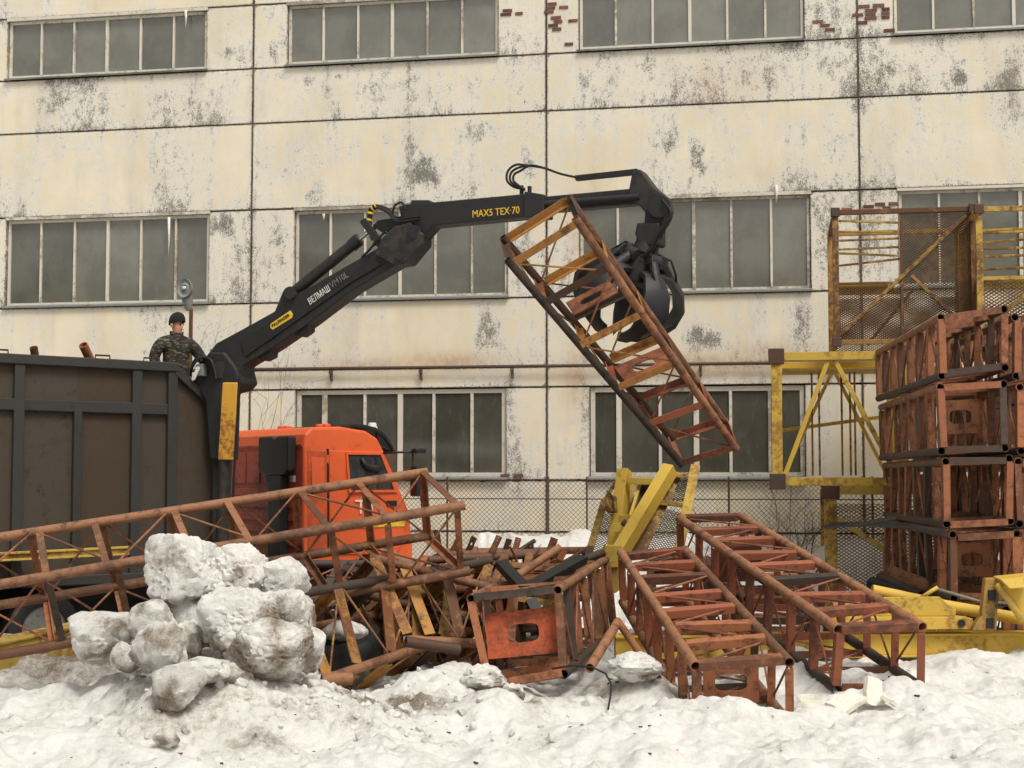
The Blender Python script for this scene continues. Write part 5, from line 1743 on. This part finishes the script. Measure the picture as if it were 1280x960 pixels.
# ------------------------------------------------------------------ snow blocks
def snow_block(px, py, w, h, Y, label, seed, nplanes=9, sub=4, tilt=0.0, dirty=.35, cat='snow block', name='snow_block', group='snow blocks heaped up at the left', smoothk=80, amp=1.0):
    rr = random.Random(seed)
    c = P(px, py, Y)
    rx = w / 1.8 * Y / FPX; rz = h / 1.8 * Y / FPX; ry = rx * .8
    bm = bmesh.new()
    bmesh.ops.create_icosphere(bm, subdivisions=sub, radius=1)
    planes = []
    while len(planes) < nplanes + 5:
        nrm = Vector((rr.gauss(0, 1), rr.gauss(0, 1), rr.gauss(0, 1))).normalized()
        if any(nrm.dot(o_[0]) > .8 for o_ in planes):
            continue
        planes.append((nrm, rr.uniform(.62, .82)))
    so_ = Vector((seed * 3.1, seed * 1.7, seed * .9))
    lay = bm.verts.layers.float.new('dirt')
    rotm = Matrix.Rotation(tilt, 3, 'Y')
    for v in bm.verts:
        d = v.co.normalized()
        r0 = 1.12
        acc = math.exp(-smoothk * r0)
        for nrm, hh in planes:
            k = d.dot(nrm)
            if k > .05:
                acc += math.exp(-smoothk * min(hh / k, 3))
        r0 = -math.log(acc) / smoothk + .08
        nz = mnoise.fractal(d * 2.6 + so_, .7, 2.0, 6) * .05 * amp
        cr_ = mnoise.noise(d * 3.1 + so_ * 2)
        nz -= max(0, .13 - abs(cr_)) * .5 * amp
        nz += abs(mnoise.noise(d * 8 + so_)) * .05 * amp
        nz += mnoise.noise(d * 15 + so_) * .038 * amp + mnoise.noise(d * 38 + so_) * .016 * amp
        q = d * (r0 + nz)
        q = rotm @ q
        v.co = Vector((q.x * rx, q.y * ry, q.z * rz))
        v[lay] = max(0, min(1, dirty + .9 * mnoise.noise(d * 1.4 + so_ * 2) - .25 * d.z))
    me_ = bpy.data.meshes.new(name)
    bm.to_mesh(me_)
    bm.free()
    me_.materials.append(M['ice'])
    me_.polygons.foreach_set('use_smooth', [True] * len(me_.polygons))
    me_.set_sharp_from_angle(angle=R(38))
    o = bpy.data.objects.new(name, me_)
    COL.objects.link(o)
    o.location = c
    o.rotation_euler = (0, 0, 0)
    return tag(o, label, cat, group)
snow_block(232, 718, 100, 92, 15.5, 'large dirty snow block crowning the heap at the left', 1, 8, 5, R(-14), .25)
snow_block(296, 716, 86, 78, 15.6, 'pale snow block pressed against the crowning one\'s right side', 66, 7, 5, R(12), .25)
snow_block(352, 726, 66, 56, 15.6, 'small white snow block right of the crowning one', 2, 8, 4, R(20), .1)
snow_block(300, 776, 98, 84, 14.9, 'wide pale snow block with a cut lower edge on the heap', 3, 7, 5, R(20), .12)
snow_block(352, 774, 74, 70, 15.0, 'pale snow block right of the wide one above the tyre', 67, 8, 5, R(-10), .3)
snow_block(338, 812, 110, 86, 14.75, 'round dirty snow block at the heap\'s right foot beside the tyre', 4, 12, 5, 0, .5)
snow_block(370, 770, 50, 70, 15.6, 'grey snow block wedged behind the pipe end of the mustard section', 14, 9, 4, 0, .4)
snow_block(191, 780, 62, 64, 15.1, 'grey round snow block left of the heap\'s middle', 5, 12, 4, 0, .5)
snow_block(130, 796, 80, 60, 15.4, 'smooth tilted snow slab at the left edge of the heap', 6, 6, 4, R(-28), .12)
snow_block(202, 808, 66, 66, 14.6, 'rough grey snow block in front of the round grey one', 7, 9, 4, R(10), .3)
snow_block(256, 838, 66, 36, 14.4, 'small flat white snow block between the front blocks', 8, 9, 4, 0, .05)
snow_block(221, 858, 62, 66, 14.2, 'angular snow block with flat face lowest in the heap', 9, 6, 4, R(22), .3, smoothk=40)
snow_block(240, 785, 90, 120, 15.5, 'dark dirty snow core visible between the blocks', 10, 12, 4, 0, .8)
snow_block(345, 884, 56, 40, 14.5, 'low white snow lump with dirty hollow in the foreground', 11, 10, 4, 0, .1, group='snow lumps in the foreground')
snow_block(206, 922, 32, 24, 13.75, 'small dirty ice lump near the lower edge of the photo', 12, 8, 3, 0, .35, group='snow lumps in the foreground')
snow_block(604, 848, 60, 34, 16.0, 'ragged snow lump left of the orange plate section', 13, 12, 4, 0, .45, group='snow lumps in the foreground', amp=1.6)
snow_block(796, 834, 66, 36, 16.3, 'grey snow lump left of the nearest red section', 15, 12, 4, 0, .3, group='snow lumps in the foreground', amp=1.5)
snow_block(640, 868, 34, 26, 15.9, 'small ragged snow lump in front of the orange plate section', 16, 12, 4, 0, .4, group='snow lumps in the foreground', amp=1.6)
snow_block(432, 790, 60, 26, 16.9, 'snow lying inside the black tyre', 17, 12, 3, 0, .1, group='snow lumps in the foreground')

rq = random.Random(21)
for k in range(16):
    px = rq.uniform(150, 400); py = rq.uniform(815, 885)
    Yb = 15.6 - (py - 800) / 90 * 1.1
    snow_block(px, py, rq.uniform(12, 30), rq.uniform(10, 22), Yb, 'small broken chunk of dirty snow fallen from the heap', 40 + k, 8, 3, rq.uniform(-.4, .4), rq.uniform(.0, .5), group='small chunks fallen from the snow heap')
snow_block(296, 748, 70, 56, 15.6, 'grey snow block between the crowning one and the wide pale one', 61, 9, 4, R(12), .55)
snow_block(160, 822, 44, 34, 14.9, 'small grey snow block under the left edge slab', 62, 9, 4, R(-10), .45)
snow_block(290, 846, 54, 36, 14.6, 'low dirty snow block under the wide pale one', 63, 9, 4, R(8), .6)
snow_block(232, 800, 46, 50, 15.0, 'narrow snow block squeezed in the middle of the heap', 64, 9, 4, R(-14), .5)
snow_block(385, 812, 44, 60, 15.2, 'grey snow block at the heap\'s right end touching the tyre', 65, 9, 4, R(6), .5)
# small clods scattered over the ground: nobody could count them
rq = random.Random(9)
m = MB()
for k in range(420):
    if rq.random() < .8:
        x = rq.gauss(-2.2, 1.0); y = rq.gauss(15.0, .5)
    else:
        x = rq.uniform(-5.5, 6.5); y = rq.uniform(12.6, 17.5)
    if y < 12.3: continue
    r0 = rq.choice([.012, .018, .025, .025, .04, .06]) * rq.uniform(.7, 1.3)
    z = G(x, y)
    base = [Vector(q) for q in ((0, 0, 1), (.9, 0, .4), (.28, .85, .4), (-.72, .52, .4), (-.72, -.52, .4), (.28, -.85, .4), (.72, .52, -.4), (-.28, .85, -.4), (-.9, 0, -.4), (-.28, -.85, -.4), (.72, -.52, -.4), (0, 0, -1))]
    fc = [(0, 1, 2), (0, 2, 3), (0, 3, 4), (0, 4, 5), (0, 5, 1), (1, 6, 2), (2, 7, 3), (3, 8, 4), (4, 9, 5), (5, 10, 1), (6, 7, 2), (7, 8, 3), (8, 9, 4), (9, 10, 5), (10, 6, 1), (11, 7, 6), (11, 8, 7), (11, 9, 8), (11, 10, 9), (11, 6, 10)]
    rot = Matrix.Rotation(rq.uniform(0, 6.28), 3, 'Z') @ Matrix.Rotation(rq.uniform(0, 6.28), 3, 'X')
    m.add([Vector((x, y, z + r0 * .2)) + rot @ (q * r0 * rq.uniform(.6, 1.35)) for q in base], fc)
tag(m.build('snow_clods', M['ice'], None), 'small crumbs of dirty snow scattered over the yard', None, kind='stuff')
m = MB()
for k in range(170):
    x = rq.uniform(-5.5, 6.5) if rq.random() < .5 else rq.gauss(-1.5, 1.6); y = rq.uniform(12.5, 17.3)
    z = G(x, y)
    r0 = rq.choice([.005, .006, .009, .014]) * rq.uniform(.6, 1.4)
    m.box((x, y, z + r0 * .2), (r0 * 2 * rq.uniform(.6, 2), r0 * 1.4, r0), Matrix.Rotation(rq.uniform(0, 3), 3, 'Z') @ Matrix.Rotation(rq.uniform(-.4, .4), 3, 'X'))
tag(m.build('dirt_crumbs', M['dark_tube'], None), 'dark crumbs of dirt and rust strewn on the snow', None, kind='stuff')

# white foam pieces
def slab(px, py, Y, s, rot, label):
    c = P(px, py, Y)
    bm = bmesh.new()
    bmesh.ops.create_cube(bm, size=1)
    bmesh.ops.subdivide_edges(bm, edges=bm.edges[:], cuts=5, use_grid_fill=True)
    for v in bm.verts:
        v.co = Vector((v.co.x * s[0], v.co.y * s[1], v.co.z * s[2]))
        k = mnoise.noise_vector(v.co * 9 + Vector((px, 0, 0))) * .022
        v.co += k
    me_ = bpy.data.meshes.new('foam')
    bm.to_mesh(me_); bm.free()
    me_.materials.append(M['foam'])
    o = bpy.data.objects.new('foam_piece', me_)
    COL.objects.link(o)
    o.location = c
    o.rotation_euler = rot
    return tag(o, label, 'foam piece', 'broken white foam pieces')
slab(1092, 865, 15.6, (.2, .05, .28), (R(-20), R(14), R(20)), 'upright broken white foam piece right of the nearest red section')
slab(1058, 878, 15.5, (.34, .25, .05), (R(14), R(-20), R(30)), 'tilted white foam piece lying left of the upright one')
slab(1014, 880, 15.4, (.22, .06, .19), (R(-6), R(0), R(-6)), 'pale foam box side leaning against the red section')
slab(1110, 876, 15.5, (.16, .14, .04), (R(20), R(18), R(50)), 'small white foam scrap lying right of the upright piece')
